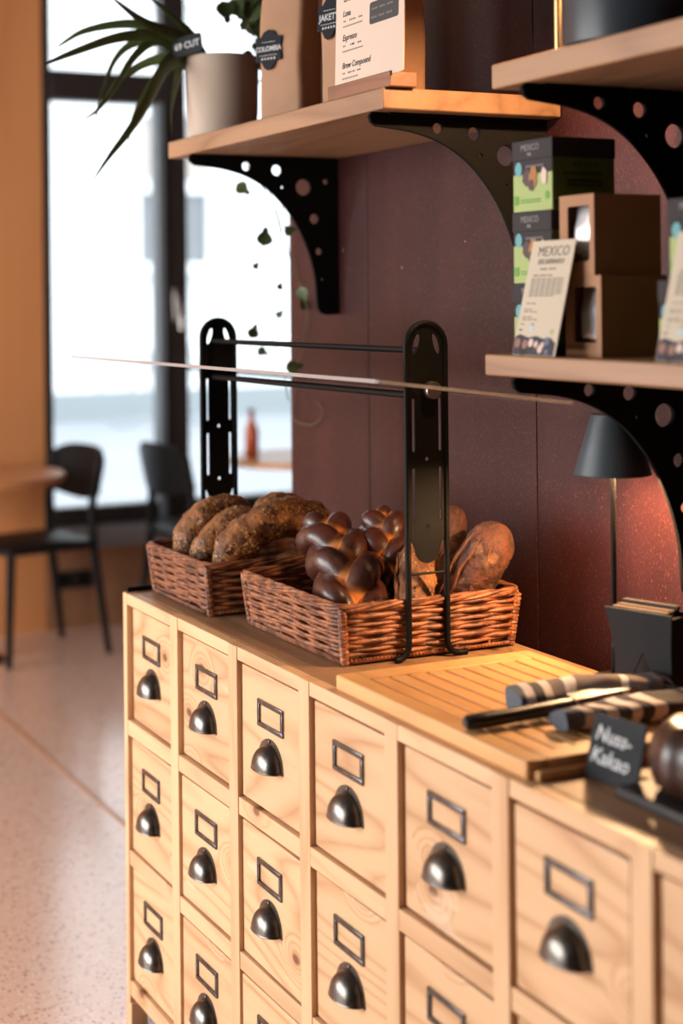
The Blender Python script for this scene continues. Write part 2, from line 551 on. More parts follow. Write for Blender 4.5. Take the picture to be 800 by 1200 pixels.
def make_wicker(name, a, b):
    m, nt, p = new_mat(name)
    L = nt.links
    tc = nt.nodes.new('ShaderNodeTexCoord')
    n = nt.nodes.new('ShaderNodeTexNoise'); n.inputs['Scale'].default_value = 45; n.inputs['Detail'].default_value = 4
    L.new(tc.outputs['Object'], n.inputs['Vector'])
    L.new(mix_col(nt, smooth(nt, n.outputs['Fac'], 0.32, 0.68), a, b), p.inputs['Base Color'])
    p.inputs['Roughness'].default_value = 0.55
    return m


def make_crust(name, pale, dark, rough, attr=None, nscale=30, bump=0.4, bscale=80, flour=None, coat=0.0):
    m, nt, p = new_mat(name)
    L = nt.links
    tc = nt.nodes.new('ShaderNodeTexCoord')
    n = nt.nodes.new('ShaderNodeTexNoise'); n.inputs['Scale'].default_value = nscale; n.inputs['Detail'].default_value = 6
    L.new(tc.outputs['Object'], n.inputs['Vector'])
    if attr:
        at = nt.nodes.new('ShaderNodeAttribute'); at.attribute_name = attr
        f = math_node(nt, 'ADD', at.outputs['Fac'], math_node(nt, 'MULTIPLY', math_node(nt, 'SUBTRACT', n.outputs['Fac'], 0.5), 0.5))
        f = smooth(nt, f, 0.15, 0.85)
    else:
        f = smooth(nt, n.outputs['Fac'], 0.35, 0.65)
    c = mix_col(nt, f, pale, dark)
    if flour:
        n2 = nt.nodes.new('ShaderNodeTexNoise'); n2.inputs['Scale'].default_value = 26; n2.inputs['Detail'].default_value = 8
        L.new(tc.outputs['Object'], n2.inputs['Vector'])
        c = mix_col(nt, math_node(nt, 'MULTIPLY', smooth(nt, n2.outputs['Fac'], 0.54, 0.66), 0.75), c, flour)
    L.new(c, p.inputs['Base Color']); p.inputs['Roughness'].default_value = rough
    p.inputs['Coat Weight'].default_value = coat; p.inputs['Coat Roughness'].default_value = 0.22
    n3 = nt.nodes.new('ShaderNodeTexNoise'); n3.inputs['Scale'].default_value = bscale; n3.inputs['Detail'].default_value = 5
    L.new(tc.outputs['Object'], n3.inputs['Vector'])
    b = nt.nodes.new('ShaderNodeBump'); b.inputs['Strength'].default_value = bump; b.inputs['Distance'].default_value = 0.004
    L.new(n3.outputs['Fac'], b.inputs['Height']); L.new(b.outputs['Normal'], p.inputs['Normal'])
    return m


def make_towel(name, stops, fold=400):
    m, nt, p = new_mat(name)
    at = nt.nodes.new('ShaderNodeAttribute'); at.attribute_name = 'along'
    r = nt.nodes.new('ShaderNodeValToRGB'); r.color_ramp.interpolation = 'CONSTANT'
    els = r.color_ramp.elements
    while len(els) > 1:
        els.remove(els[-1])
    els[0].position = stops[0][0]; els[0].color = stops[0][1]
    for pos, c in stops[1:]:
        e = els.new(pos); e.color = c
    nt.links.new(at.outputs['Fac'], r.inputs['Fac'])
    tc = nt.nodes.new('ShaderNodeTexCoord')
    n = nt.nodes.new('ShaderNodeTexNoise'); n.inputs['Scale'].default_value = fold; n.inputs['Detail'].default_value = 2
    nt.links.new(tc.outputs['Object'], n.inputs['Vector'])
    c = mix_col(nt, 0.25, r.outputs['Color'], n.outputs['Fac'], 'OVERLAY')
    nt.links.new(c, p.inputs['Base Color']); p.inputs['Roughness'].default_value = 0.95
    b = nt.nodes.new('ShaderNodeBump'); b.inputs['Strength'].default_value = 0.5; b.inputs['Distance'].default_value = 0.001
    nt.links.new(n.outputs['Fac'], b.inputs['Height']); nt.links.new(b.outputs['Normal'], p.inputs['Normal'])
    return m


pot_m = make_pot_mat()
terrazzo = make_terrazzo()
maroon = make_maroon()
wicker = make_wicker('wicker_brown', lin(88, 50, 32), lin(152, 94, 62))
wicker2 = make_wicker('wicker_chestnut', lin(96, 54, 34), lin(164, 102, 66))
window_glass = make_glass('window_glass', (0.96, 0.98, 0.98, 1))
guard_glass = make_glass('guard_glass', (0.93, 0.95, 0.95, 1))
seed_crust = make_crust('seeded_crust', lin(158, 104, 60), lin(96, 54, 29), 0.65, nscale=40, bump=0.9, bscale=110)
seed_m = flat('mixed_seeds', lin(186, 142, 94), 0.6, var=0.35, vscale=160)
seed_dark = flat('dark_seeds', lin(38, 26, 18), 0.5)
braid_crust = make_crust('egg_washed_crust', lin(200, 126, 60), lin(66, 29, 18), 0.42, attr='crust', nscale=35, bump=0.25, bscale=70, coat=0.28)
rye_crust = make_crust('rye_crust', lin(98, 54, 32), lin(50, 27, 18), 0.75, nscale=26, bump=1.0, bscale=120, flour=lin(132, 90, 62))
cake_crust = make_crust('chocolate_glaze', lin(66, 38, 28), lin(46, 26, 20), 0.38, nscale=14, bump=0.15, coat=0.3)
GREY_T = lin(112, 100, 96); WHITE_T = lin(214, 204, 202); DARK_T = lin(66, 63, 66); SLATE_T = lin(84, 92, 102)

#PART2
# ------------------------------------------------------------------ setting: floor, walls, windows, street
floor = struct(bx('floor', (1.0, 2.6, -0.05), (7.4, 8.7, 0.1), terrazzo))
for i, (c, s) in enumerate((((1.415, 2.625, 0.0005), (0.012, 8.25, 0.003)),)):
    struct(bx('trim_%d' % (i + 1), c, s, flat('brass_floor_strip', lin(190, 136, 96), 0.45)))
struct(bx('ceiling', (1.0, 2.6, 3.35), (7.4, 8.7, 0.1), ceil_m))

g = G()
for y0, y1, z0, z1 in ((-1.7, 1.90, 0, 3.3), (3.95, 3.97, 0, 3.3), (5.95, 6.95, 0, 3.3), (1.90, 5.95, 0, 0.40), (1.90, 5.95, 2.60, 3.3)):
    g.box((-2.7, (y0 + y1) / 2, (z0 + z1) / 2), (0.2, y1 - y0, z1 - z0))
struct(g.obj('wall_left', dark_wall_paint, smooth=False))
for k, (y0, y1) in enumerate(((1.90, 3.95), (3.97, 5.95))):
    w = struct(thing('window_%d' % (k + 3), '', '', (-2.56, 0, 0)))
    del w['label'], w['category']
    n = 4 if k == 0 else 3
    for i in range(n):
        y = y0 + (y1 - y0) * i / (n - 1)
        bx('mullion', (0, min(max(y, y0 + 0.03), y1 - 0.03), 1.50), (0.06, 0.06, 2.2), frame_dark, w)
    for z in (0.43, 2.57):
        bx('frame_rail', (0, (y0 + y1) / 2, z), (0.06, y1 - y0 - 0.12, 0.06), frame_dark, w)

struct(bx('wall_back', (1.0, -1.6, 1.65), (7.4, 0.2, 3.3), dark_wall_paint))
struct(bx('wall_alcove', (4.65, 5.1, 1.65), (0.1, 3.5, 3.3), dark_wall_paint))
struct(bx('wall_kitchen', (3.15, 3.25, 1.65), (2.9, 0.2, 3.3), dark_wall_paint))

# the maroon board wall: boards 18 mm thick over a dark core, joints open
core = struct(bx('wall_right', (1.645, 0.925, 1.65), (0.15, 4.85, 3.3), flat('dark_joint', (0.02, 0.01, 0.01, 1), 0.9)))
joints = [3.352, 2.963, 2.337, 1.711, 1.085, 0.46, -0.16, -1.5]
for a, b in zip(joints, joints[1:]):
    o = bx('board', (1.559 - 1.645, (a + b) / 2 - 0.925, 0), (0.018, a - b - 0.003, 3.296), maroon, core, bevel=0.0012)

# wall with the shop windows (plane y = 6.75)
wf = G()
wf.box((-0.3225, 6.85, 1.65), (4.555, 0.2, 3.3))
wall_far = struct(wf.obj('wall_far', plywood, smooth=False))
bx('low_panel', (3.28, 6.85, 0.18), (2.65, 0.2, 0.36), flat('brown_low_wall', lin(150, 104, 74), 0.6, var=0.1), wall_far)
bx('header', (3.28, 6.85, 3.12), (2.65, 0.2, 0.36), frame_dark, wall_far)
struct(bx('trim_3', (3.28, 6.79, 0.405), (2.65, 0.34, 0.085), sill_grey, bevel=0.006))
sk = thing('wall_socket', 'small black double socket on the brown wall below the window', 'socket', (2.075, 6.748, 0.215))
bx('cover', (0, -0.008, 0), (0.16, 0.016, 0.075), socket_m, sk, bevel=0.004)
for dx in (-0.04, 0.04):
    G().lathe([(0.026, 0), (0.026, 0.004), (0.02, 0.004), (0.018, 0.0)], 16).xform(Matrix.Translation((dx, -0.016, 0)) @ Matrix.Rotation(radians(90), 4, 'X')).obj('outlet', socket_m, sk)


def empty_struct(name, loc=(0, 0, 0)):
    o = bpy.data.objects.new(name, None); COL.objects.link(o); o.location = loc
    return struct(o)


w1 = empty_struct('window_1', (0, 6.80, 0))
bx('frame_stile', (1.975, 0, 1.68), (0.042, 0.10, 2.46), frame_dark, w1, bevel=0.004)
bx('frame_stile', (2.565, 0, 1.68), (0.110, 0.10, 2.46), frame_dark, w1, bevel=0.004)
bx('sash_stile', (2.493, -0.02, 1.375), (0.034, 0.09, 1.85), frame_grey, w1, bevel=0.004)
bx('transom', (2.253, 0, 2.36), (0.514, 0.10, 0.13), frame_dark, w1, bevel=0.004)
bx('frame_rail', (2.253, 0, 0.485), (0.514, 0.10, 0.075), frame_dark, w1, bevel=0.004)
bx('frame_rail', (2.253, 0, 2.895), (0.514, 0.10, 0.06), frame_dark, w1, bevel=0.004)
bx('pane', (2.236, 0.01, 1.41), (0.48, 0.006, 1.77), window_glass, w1)
bx('pane', (2.253, 0.01, 2.645), (0.514, 0.006, 0.44), window_glass, w1)
hd = bx('handle', (2.565, -0.056, 1.40), (0.034, 0.012, 0.15), handle_m, w1, bevel=0.004)
G().tube([(0, 0, 0.03), (0, -0.045, 0.03), (0.0, -0.05, 0.025), (0.0, -0.05, -0.11)], 0.0095, 10).obj('lever', handle_m, hd)
w2 = empty_struct('window_2', (0, 6.80, 0))
bx('frame_stile', (3.95, 0, 1.68), (0.09, 0.10, 2.46), frame_dark, w2, bevel=0.004)
bx('frame_rail', (3.2625, 0, 0.485), (1.285, 0.10, 0.075), frame_dark, w2, bevel=0.004)
bx('frame_rail', (3.2625, 0, 2.895), (1.285, 0.10, 0.06), frame_dark, w2, bevel=0.004)
bx('pane', (3.2625, 0.01, 1.695), (1.285, 0.006, 2.34), window_glass, w2)
w5 = empty_struct('window_5', (0, 6.80, 0))
bx('frame_stile', (4.56, 0, 1.68), (0.09, 0.10, 2.46), frame_dark, w5)
bx('pane', (4.255, 0.01, 1.695), (0.52, 0.006, 2.42), window_glass, w5)

# outside
struct(bx('street', (6.0, 14.5, -0.17), (40, 15.1, 0.1), street_m))
bd = thing('building', 'white rendered building across the street with a tall pale window', 'building', (7.0, 20.0, -0.12))
bx('wall', (0, 0.55, 4.5), (34, 1.0, 9.0), facade_m, bd)
bx('plinth', (0, 0.03, 0.18), (34, 0.06, 0.36), flat('grey_plinth', lin(150, 158, 162), 0.9), bd)
for x in (-2.9, 0.57, 4.0):
    for z in (3.02, 6.6):
        wn = G()
        for c, s in (((0, 0, 0), (0.10, 0.10, 2.05)), ((-0.52, 0, 0), (0.09, 0.10, 2.05)), ((0.52, 0, 0), (0.09, 0.10, 2.05)),
                     ((0, 0, 0.02), (1.1, 0.10, 0.16)), ((0, 0, 1.0), (1.1, 0.10, 0.1)), ((0, -0.06, -1.06), (1.3, 0.22, 0.14))):
            wn.box(c, s)
        f = wn.obj('window', facade_m, bd, smooth=False, loc=(x, 0.02, z))
        bx('pane', (0, 0.03, -0.02), (1.05, 0.02, 2.0), far_glass, f)
        bx('blind', (0, 0.015, 0.5), (1.02, 0.01, 0.9), blind, f)
bk = thing('bicycle', 'dark bicycle washed grey by glare, parked against the building across the street', 'bicycle', (6.9, 18.6, -0.12))
bike_m = flat('bicycle_glare_grey', lin(150, 156, 162), 0.5)  # glare over a dark bicycle is put into this pale grey
for x in (-0.52, 0.52):
    wg = G().tube([(0.33 * cos(a), 0, 0.33 * sin(a)) for a in [2 * pi * i / 24 for i in range(24)]], 0.018, 6, closed=True)
    for i in range(8):
        a = pi * i / 8 * 2
        wg.tube([(0, 0, 0), (0.32 * cos(a), 0, 0.32 * sin(a))], 0.003, 4)
    wg.obj('wheel', bike_m, bk, loc=(x, 0, 0.35))
fg = G()
for a, b in (((-0.52, 0.35), (-0.08, 0.32)), ((-0.08, 0.32), (-0.2, 0.85)), ((-0.52, 0.35), (-0.17, 0.78)), ((-0.17, 0.78), (0.36, 0.82)),
             ((-0.08, 0.32), (0.38, 0.74)), ((0.52, 0.35), (0.34, 0.95))):
    fg.tube([(a[0], 0, a[1]), (b[0], 0, b[1])], 0.018, 6)
fg.obj('bicycle_frame', bike_m, bk)
G().tube([(0.28, -0.28, 0.98), (0.34, 0, 0.99), (0.28, 0.28, 0.98)], 0.014, 6).obj('handlebar', bike_m, bk)
G().ball((-0.22, 0, 0.89), (0.13, 0.07, 0.035)).obj('saddle', bike_m, bk)

# ------------------------------------------------------------------ tables and chairs by the window


def make_table(name, label, x, y, r):
    t = thing(name, label, 'table', (x, y, 0))
    G().lathe([(r - 0.006, 0.712), (r, 0.718), (r, 0.734), (r - 0.006, 0.74)], 48).obj('tabletop', table_wood, t)
    G().tube([(0, 0, 0.02), (0, 0, 0.712)], 0.032, 16).obj('column', black_metal, t)
    G().lathe([(0.15, 0.0), (0.15, 0.012), (0.05, 0.024)], 32).obj('base', black_metal, t)
    return t


make_table('cafe_table', 'round wooden cafe table cut by the left edge of the photo', 1.50, 6.33, 0.40)
make_table('cafe_table', 'round wooden table on a black column behind the bread rack', 3.00, 6.30, 0.36)
ob = thing('sauce_bottle', 'small orange bottle standing on the table behind the bread rack', 'bottle', (2.755, 6.36, 0.74))
G().lathe([(0.026, 0), (0.03, 0.005), (0.03, 0.12), (0.012, 0.16), (0.012, 0.19)], 16).obj('body', orange_m, ob)
G().lathe([(0.014, 0.188), (0.014, 0.21)], 12).obj('cap', flat('brown_cap', lin(90, 50, 36), 0.5), ob)


def make_chair(label, x, y, rz):
    """Bent-ply chair; its front looks along -x before turning."""
    t = thing('dining_chair', label, 'chair', (x, y, 0), rz)
    sg = G().loft([rrect_ring(0.0, 0, 0.40, 0.40, 0.07, 0.43), rrect_ring(0, 0, 0.43, 0.43, 0.08, 0.44), rrect_ring(0, 0, 0.43, 0.43, 0.08, 0.455), rrect_ring(0, 0, 0.40, 0.40, 0.07, 0.465)])
    sg.obj('seat', black_wood, t)
    for sy in (-1, 1):
        G().tube([(0.25, sy * 0.20, 0.0), (0.19, sy * 0.185, 0.45), (0.185, sy * 0.19, 0.60), (0.22, sy * 0.195, 0.80)], [0.013, 0.019, 0.017, 0.013], 10).obj('leg', black_wood, t)
        G().tube([(-0.19, sy * 0.20, 0.0), (-0.165, sy * 0.175, 0.44)], [0.013, 0.019], 10).obj('leg', black_wood, t)
    rings = []
    for i in range(15):
        u = -1 + 2 * i / 14
        yy = u * 0.225; xx = 0.205 + 0.045 * (1 - u * u)
        top = 0.83 - 0.05 * abs(u) ** 4; bot = 0.61 + 0.035 * u * u
        rings.append([(xx - 0.007 - 0.012, yy, bot), (xx + 0.007 - 0.012, yy, bot), (xx + 0.007 + 0.015, yy, top), (xx - 0.007 + 0.015, yy, top)])
    G().loft(rings).obj('backrest', black_wood, t)
    return t


def rrect_ring(cx, cy, w, h, r, z):
    return [(x, y, z) for x, y in rrect(cx, cy, w, h, r, 4)]


make_chair('black wooden chair with its seat tucked at the left table', 1.772, 6.36, radians(11))
make_chair('black wooden chair in front of the dark window post', 2.555, 6.34, radians(186))
# ------------------------------------------------------------------ drawer cabinet
XF = 1.0286           # front plane of the cabinet
Y0 = 2.9989           # left edge of the first drawer opening
PW, OW, RQ, OH, ZT, ZTOP, XB = 0.2758, 0.2389, 0.255, 0.2259, 0.8254, 0.847, 1.446
NC = 7
YR = Y0 - NC * PW - 0.004
YL = Y0 + 0.019
cab = thing('drawer_cabinet', 'long pine apothecary cabinet with rows of square drawers', 'cabinet', (XF, 0, 0))


def L(x, y, z):
    return (x - XF, y, z)


bx('top_board', L((XF + XB) / 2 + 0.0125, (YL + YR) / 2, ZTOP - 0.009), (XB - XF - 0.025, YL - YR, 0.018), pine_top, cab, bevel=0.0015)
bx('side_panel', L((XF + XB) / 2 + 0.011, YL - 0.009, 0.447), (XB - XF - 0.022, 0.018, 0.764), pine_z, cab, bevel=0.001)
bx('side_panel', L((XF + XB) / 2 + 0.011, YR + 0.009, 0.447), (XB - XF - 0.022, 0.018, 0.764), pine_z, cab, bevel=0.001)
bx('back_panel', L(XB - 0.006, (YL + YR) / 2, 0.447), (0.012, YL - YR - 0.04, 0.76), dark_gap, cab)
bx('carcass', L(XF + 0.17, (YL + YR) / 2, 0.447), (0.22, YL - YR - 0.05, 0.72), dark_gap, cab)
# face frame
rng = random.Random(3)
ZB = ZT - 2 * RQ - OH
ys = [YL] + [Y0 - OW - k * PW for k in range(NC)]
for k in range(NC + 1):
    a = YL if k == 0 else Y0 - (k - 1) * PW - OW
    b = Y0 if k == 0 else (Y0 - k * PW if k < NC else YR)
    bx('stile', L(XF + 0.011 + rng.uniform(-.0006, .0006), (a + b) / 2, (ZTOP + 0.045) / 2 + 0.0), (0.022, a - b, ZTOP - 0.045), pine_z, cab, bevel=0.0012)
    for xx in (XF + 0.011, XB - 0.03):
        if k % 3 == 0 or k == NC:
            bx('foot', L(xx + 0.006, (a + b) / 2 if b > YR - 1 else a, 0.0225), (0.034, max(a - b, 0.03), 0.045), pine_z, cab, bevel=0.001)
for k in range(NC):
    a = Y0 - k * PW; b = a - OW
    for j in range(4):
        z1 = ZTOP if j == 0 else ZT - (j - 1) * RQ - OH
        z0 = ZT if j == 0 else (ZT - j * RQ if j < 3 else ZB - 0.03)
        bx('rail', L(XF + 0.0115 + rng.uniform(-.0006, .0008), (a + b) / 2, (z0 + z1) / 2), (0.021, OW, z1 - z0), pine_rail, cab, bevel=0.0012)

# cup pull: a half-dome shell with a thin flange, open below
pg = G()
NU, NV = 20, 8
A, Hh, Dp = 0.0375, 0.0355, 0.027
rings = []
for i in range(NV + 1):
    v = pi / 2 * i / NV
    r = []
    for j in range(NU + 1):
        u = pi * j / NU
        f = cos(v) ** 0.8
        r.append((-Dp * sin(v) ** 0.9, A * cos(u) * f if True else 0, Hh * sin(u) * f))
    rings.append(r)
# lip flares slightly at the open edge
o0 = len(pg.v)
for r in rings:
    pg.v.extend(Vector(p) for p in r)
for i in range(NV):
    for j in range(NU):
        a = o0 + i * (NU + 1) + j
        pg.f.append((a, a + NU + 1, a + NU + 2, a + 1))
me = bpy.data.meshes.new('cup_pull'); me.from_pydata([tuple(p) for p in pg.v], [], pg.f)
tmp = bpy.data.objects.new('tmp', me); COL.objects.link(tmp)
md = tmp.modifiers.new('s', 'SOLIDIFY'); md.thickness = 0.0016; md.offset = 1
dg = bpy.context.evaluated_depsgraph_get()
pull_me = bpy.data.meshes.new_from_object(tmp.evaluated_get(dg)); bpy.data.objects.remove(tmp)
# flange ring behind the dome + screw + lower lip, joined as the pull
bm = bmesh.new(); bm.from_mesh(pull_me)
fl = G()
out = [(0.0470 * cos(pi * j / 24), 0.0475 * sin(pi * j / 24) ** 0.9) for j in range(25)]
inn = [(0.0375 * cos(pi * j / 24), 0.038 * sin(pi * j / 24)) for j in range(25)]
for (x, z), (x2, z2) in zip(out, inn):
    fl.v += [Vector((-0.0002, x, z - 0.002)), Vector((-0.0022, x, z - 0.002)), Vector((-0.0022, x2, z2 - 0.002)), Vector((-0.0002, x2, z2 - 0.002))]
for j in range(24):
    for q in range(4):
        fl.f.append((4 * j + q, 4 * j + (q + 1) % 4, 4 * j + 4 + (q + 1) % 4, 4 * j + 4 + q))
fl.tube([(-Dp * sin(pi * j / 16) ** 0.8 - 0.0012, 0.0410 * cos(pi * j / 16), -0.0006) for j in range(17)], 0.0014, 6)
fl.ball((-0.0035, 0, 0.0415), (0.0015, 0.003, 0.003), 8, 4)
fm = bpy.data.meshes.new('t'); fm.from_pydata([tuple(p) for p in fl.v], [], fl.f)
bm.from_mesh(fm); bmesh.ops.recalc_face_normals(bm, faces=bm.faces); bm.to_mesh(pull_me); bm.free()
pull_me.name = 'cup_pull'
hold = bpy.data.meshes.new('label_holder')
hg = G()
w, h, t, d = 0.088, 0.0360, 0.0076, 0.0042
hg.box((-d / 2, 0, h / 2), (d, w + t, t)); hg.box((-d / 2, 0, -h / 2), (d, w + t, t))
hg.box((-d / 2, w / 2, 0), (d, t, h - t)); hg.box((-d / 2, -w / 2, 0), (d, t, h - t))
hold.from_pydata([tuple(p) for p in hg.v], [], hg.f)
hflat = bevel_mesh(hold, 0.0012)
dm = bpy.data.meshes.new('drawer')
dgm = G().box((0.011, 0, 0), (0.022, OW - 0.0075, OH - 0.0095))
dm.from_pydata([tuple(p) for p in dgm.v], [], dgm.f)
dflat = bevel_mesh(dm, 0.0022)
for k in range(NC):
    for j in range(3):
        yc = Y0 - k * PW - OW / 2; zc = ZT - j * RQ - OH / 2
        dr = link_mesh('drawer', dm, pine_y, cab, True, L(XF + 0.005 + rng.uniform(-.001, .005), yc + rng.uniform(-.001, .001), zc - 0.0015))
        dr.rotation_euler = (radians(rng.uniform(-.25, .25)), 0, radians(rng.uniform(-1.5, .4)))
        if (k, j) == (5, 0):
            dr.rotation_euler = (radians(-0.5), 0, radians(-1.2))
        hl = link_mesh('label_holder', hold, pewter, dr, True, (0.0002, rng.uniform(-.002, .002), OH / 2 - 0.068))
        cp = link_mesh('cup_pull', pull_me, nickel, dr, True, (0.0002, rng.uniform(-.002, .002), OH / 2 - 0.148), 50)
        cp.rotation_euler = (radians(rng.uniform(-2, 2)), 0, 0)
dm.polygons.foreach_set('use_smooth', [not q for q in dflat]); hold.polygons.foreach_set('use_smooth', [not q for q in hflat])

# ------------------------------------------------------------------ shelves with steel brackets


def bracket_mesh():
    """Profile in (distance from wall, height below shelf): arm along the shelf, leg down the wall, concave inside."""
    pts = [(0.0, 0.0), (0.338, 0.0), (0.343, -0.006), (0.340, -0.016), (0.330, -0.0225), (0.312, -0.024)]
    arc = [(0.262, -0.030), (0.212, -0.044), (0.165, -0.070), (0.125, -0.108), (0.094, -0.152), (0.070, -0.205), (0.057, -0.255), (0.0525, -0.305)]
    s = spline([(x, y, 0) for x, y in [(0.312, -0.024)] + arc], 40)
    pts += [(p.x, p.y) for p in s[1:]]
    pts += [(0.0505, -0.322), (0.043, -0.332), (0.030, -0.336), (0.012, -0.336), (0.0, -0.334)]
    holes = [(0.215, -0.0215, 0.0095), (0.145, -0.028, 0.0115), (0.083, -0.063, 0.0175), (0.0575, -0.130, 0.0105), (0.0475, -0.200, 0.0075),
             (0.132, -0.064, 0.0032), (0.082, -0.112, 0.0018), (0.030, -0.05, 0.006), (0.04, -0.26, 0.003)]
    return pts, [circle(x, y, r) for x, y, r in holes]


XW = 1.55
BP, BH = bracket_mesh()


def shelf(label, y0, y1, z0, z1, brackets, x0=1.208, mat=oak):
    t = thing('wall_shelf', label, 'shelf', (XW, (y0 + y1) / 2, z0))
    bx('board', ((x0 - XW) / 2, 0, (z1 - z0) / 2), (XW - x0 - 0.0005, y1 - y0, z1 - z0), mat, t, bevel=0.003)
    for yb in brackets:
        M = frame((0, yb - (y0 + y1) / 2, -0.0005), (-1, 0, 0), (0, 0, 1))
        b = plate('bracket', BP, BH, 0.008, black_bracket, t, M, bevel=0.0008)
        bx('flange', (-0.16, yb - (y0 + y1) / 2, -0.0022), (0.30, 0.026, 0.003), black_bracket, b)
        for xx in (-0.06, -0.25):
            G().ball((xx, yb - (y0 + y1) / 2 + 0.009, -0.0045), (0.004, 0.004, 0.002), 8, 4).obj('screw', pewter, b)
    return t


shelf('oak wall shelf carrying the potted aloe and coffee bags', 2.252, 3.222, 1.722, 1.757, (3.10, 2.30))
shelf('oak wall shelf cut by the top right corner, a dark canister on it', 1.0, 1.928, 1.713, 1.748, (1.85, 1.12))
shelf('oak wall shelf carrying green chocolate boxes and kraft boxes', 1.0, 1.953, 1.309, 1.339, (1.88, 1.12))
# ------------------------------------------------------------------ glass bread guard on two black uprights
GX, GY = 1.259, 2.212
rk = thing('bread_guard', 'black metal bread guard with a glass sheet on two slotted uprights', 'rack', (GX, GY, ZTOP), radians(1.75))
HW = 0.0357
LEN = 0.805


def upright(y):
    ctrl = [(-HW - (0.024 if y < 0.1 else 0.165), y, 0.005), (-HW - 0.022, y, 0.005)]
    for i in range(1, 6):
        a = pi / 2 * i / 5
        ctrl.append((-HW - 0.022 + 0.022 * sin(a), y, 0.005 + 0.022 * (1 - cos(a))))
    ctrl.append((-HW, y, 0.25)); ctrl.append((-HW, y, 0.497))
    for i in range(1, 16):
        a = pi * i / 16
        ctrl.append((-HW * cos(a), y, 0.497 + HW * sin(a)))
    ctrl.append((HW, y, 0.497)); ctrl.append((HW, y, 0.25)); ctrl.append((HW, y, 0.027))
    for i in range(1, 6):
        a = pi / 2 * i / 5
        ctrl.append((HW + 0.022 - 0.022 * cos(a), y, 0.027 - 0.022 * sin(a)))
    ctrl.append((HW + 0.036, y, 0.005))
    up = G().tube(ctrl, 0.0052, 10).obj('upright', black_metal, rk)
    # slotted plate between the rods: rounded top and bottom, eye-shaped holes, slots and pin holes
    w = HW - 0.004
    outl = [(w, 0.195)] + [(w * cos(a), 0.497 + w * sin(a)) for a in [pi * i / 16 for i in range(17)]] + [(-w, 0.195)]
    outl += [(-0.022 * cos(pi * i / 12) , 0.175 - 0.022 * sin(pi * i / 12)) for i in range(13)]
    holes = []
    for s in (-1, 1):
        holes.append([(s * (0.0185 + 0.0052 * sin(2 * pi * i / 16) * 1.0 + 0.008 * cos(2 * pi * i / 16) * -0.55), 0.500 + 0.0165 * cos(2 * pi * i / 16)) for i in range(16)])
        for zc, hh in ((0.372, 0.085), (0.262, 0.085), (0.186, 0.035)):
            if zc > 0.2:
                holes.append(rrect(s * 0.0245, zc, 0.005, hh, 0.0024, 3))
    holes.append(circle(0, 0.318, 0.0033, 12)); holes.append(circle(0, 0.212, 0.0033, 12)); holes.append(circle(0, 0.487, 0.0012, 8))
    plate('slotted_plate', outl, holes, 0.003, black_metal, up, frame((0, y, 0), (1, 0, 0), (0, 0, 1)))
    G().tube([(-HW, y, 0.137), (HW, y, 0.137)], 0.0022, 8).obj('cross_rod', black_metal, up)
    return up


u1 = upright(0.0)
u2 = upright(LEN)
G().tube([(-0.012, 0.004, 0.490), (-0.012, LEN - 0.004, 0.490)], 0.0052, 10).obj('top_bar', black_metal, rk)
G().tube([(-0.012, 0.004, 0.418), (-0.012, LEN - 0.004, 0.418)], 0.0058, 10).obj('lower_bar', black_metal, rk)
kn = G().lathe([(0.0125, 0), (0.0145, 0.002), (0.0145, 0.012), (0.0130, 0.0145), (0.006, 0.0150), (0.0005, 0.0150)], 28)
kn.xform(Matrix.Translation((0.006, -0.002, 0.427)) @ Matrix.Rotation(radians(90), 4, 'X')).obj('clamp_knob', flat('aged_brass_knob', (0.34, 0.28, 0.23, 1), 0.33, 1.0, bump=0.1), rk)
# glass sheet, tilted towards the wall; notched around the two uprights
gl = G()
xs = [-0.207, -0.046, 0.046, 0.133]
yy = [-0.205, -0.0085, 0.0085, LEN - 0.0085, LEN + 0.0085, LEN + 0.306]


def gz(x):
    return 1.303 - 0.1285 * (x + 0.209) - ZTOP


th = 0.0055
idx = {}
for i, x in enumerate(xs):
    for j, y in enumerate(yy):
        for q in (0, 1):
            idx[i, j, q] = len(gl.v); gl.v.append(Vector((x, y, gz(x) + (q - .5) * th)))
solid = lambda i, j: 0 <= i < 3 and 0 <= j < 5 and not (i == 1 and j in (1, 3))
for i in range(3):
    for j in range(5):
        if not solid(i, j):
            continue
        for q in (0, 1):
            f = (idx[i, j, q], idx[i + 1, j, q], idx[i + 1, j + 1, q], idx[i, j + 1, q])
            gl.f.append(f if q else f[::-1])
        for di, dj, a, b in ((-1, 0, (i, j + 1), (i, j)), (1, 0, (i + 1, j), (i + 1, j + 1)), (0, -1, (i, j), (i + 1, j)), (0, 1, (i + 1, j + 1), (i, j + 1))):
            if not solid(i + di, j + dj):
                gl.f.append((idx[a + (0,)], idx[b + (0,)], idx[b + (1,)], idx[a + (1,)]))
glass_sheet = gl.obj('glass_sheet', guard_glass, rk, smooth=False)
gm, gnt, gp = new_mat('glass_edge_dim')
gp.inputs['Base Color'].default_value = (0.30, 0.27, 0.26, 1); gp.inputs['Roughness'].default_value = 0.3
gp.inputs['Specular IOR Level'].default_value = 0.5
eg = G()
for (xa, ya), (xb, yb) in (((xs[0], yy[0]), (xs[0], yy[5])), ((xs[0], yy[5]), (xs[3], yy[5])), ((xs[3], yy[0]), (xs[3], yy[5]))):
    v = Vector((xb - xa, yb - ya, 0)).normalized(); nrm = Vector((-v.y, v.x, 0)) * 0.0008
    pa = Vector((xa, ya, gz(xa))); pb = Vector((xb, yb, gz(xb))); h = Vector((0, 0, th / 2))
    eg.loft([[pa - nrm - h, pa + nrm - h, pa + nrm + h, pa - nrm + h], [pb - nrm - h, pb + nrm - h, pb + nrm + h, pb - nrm + h]])
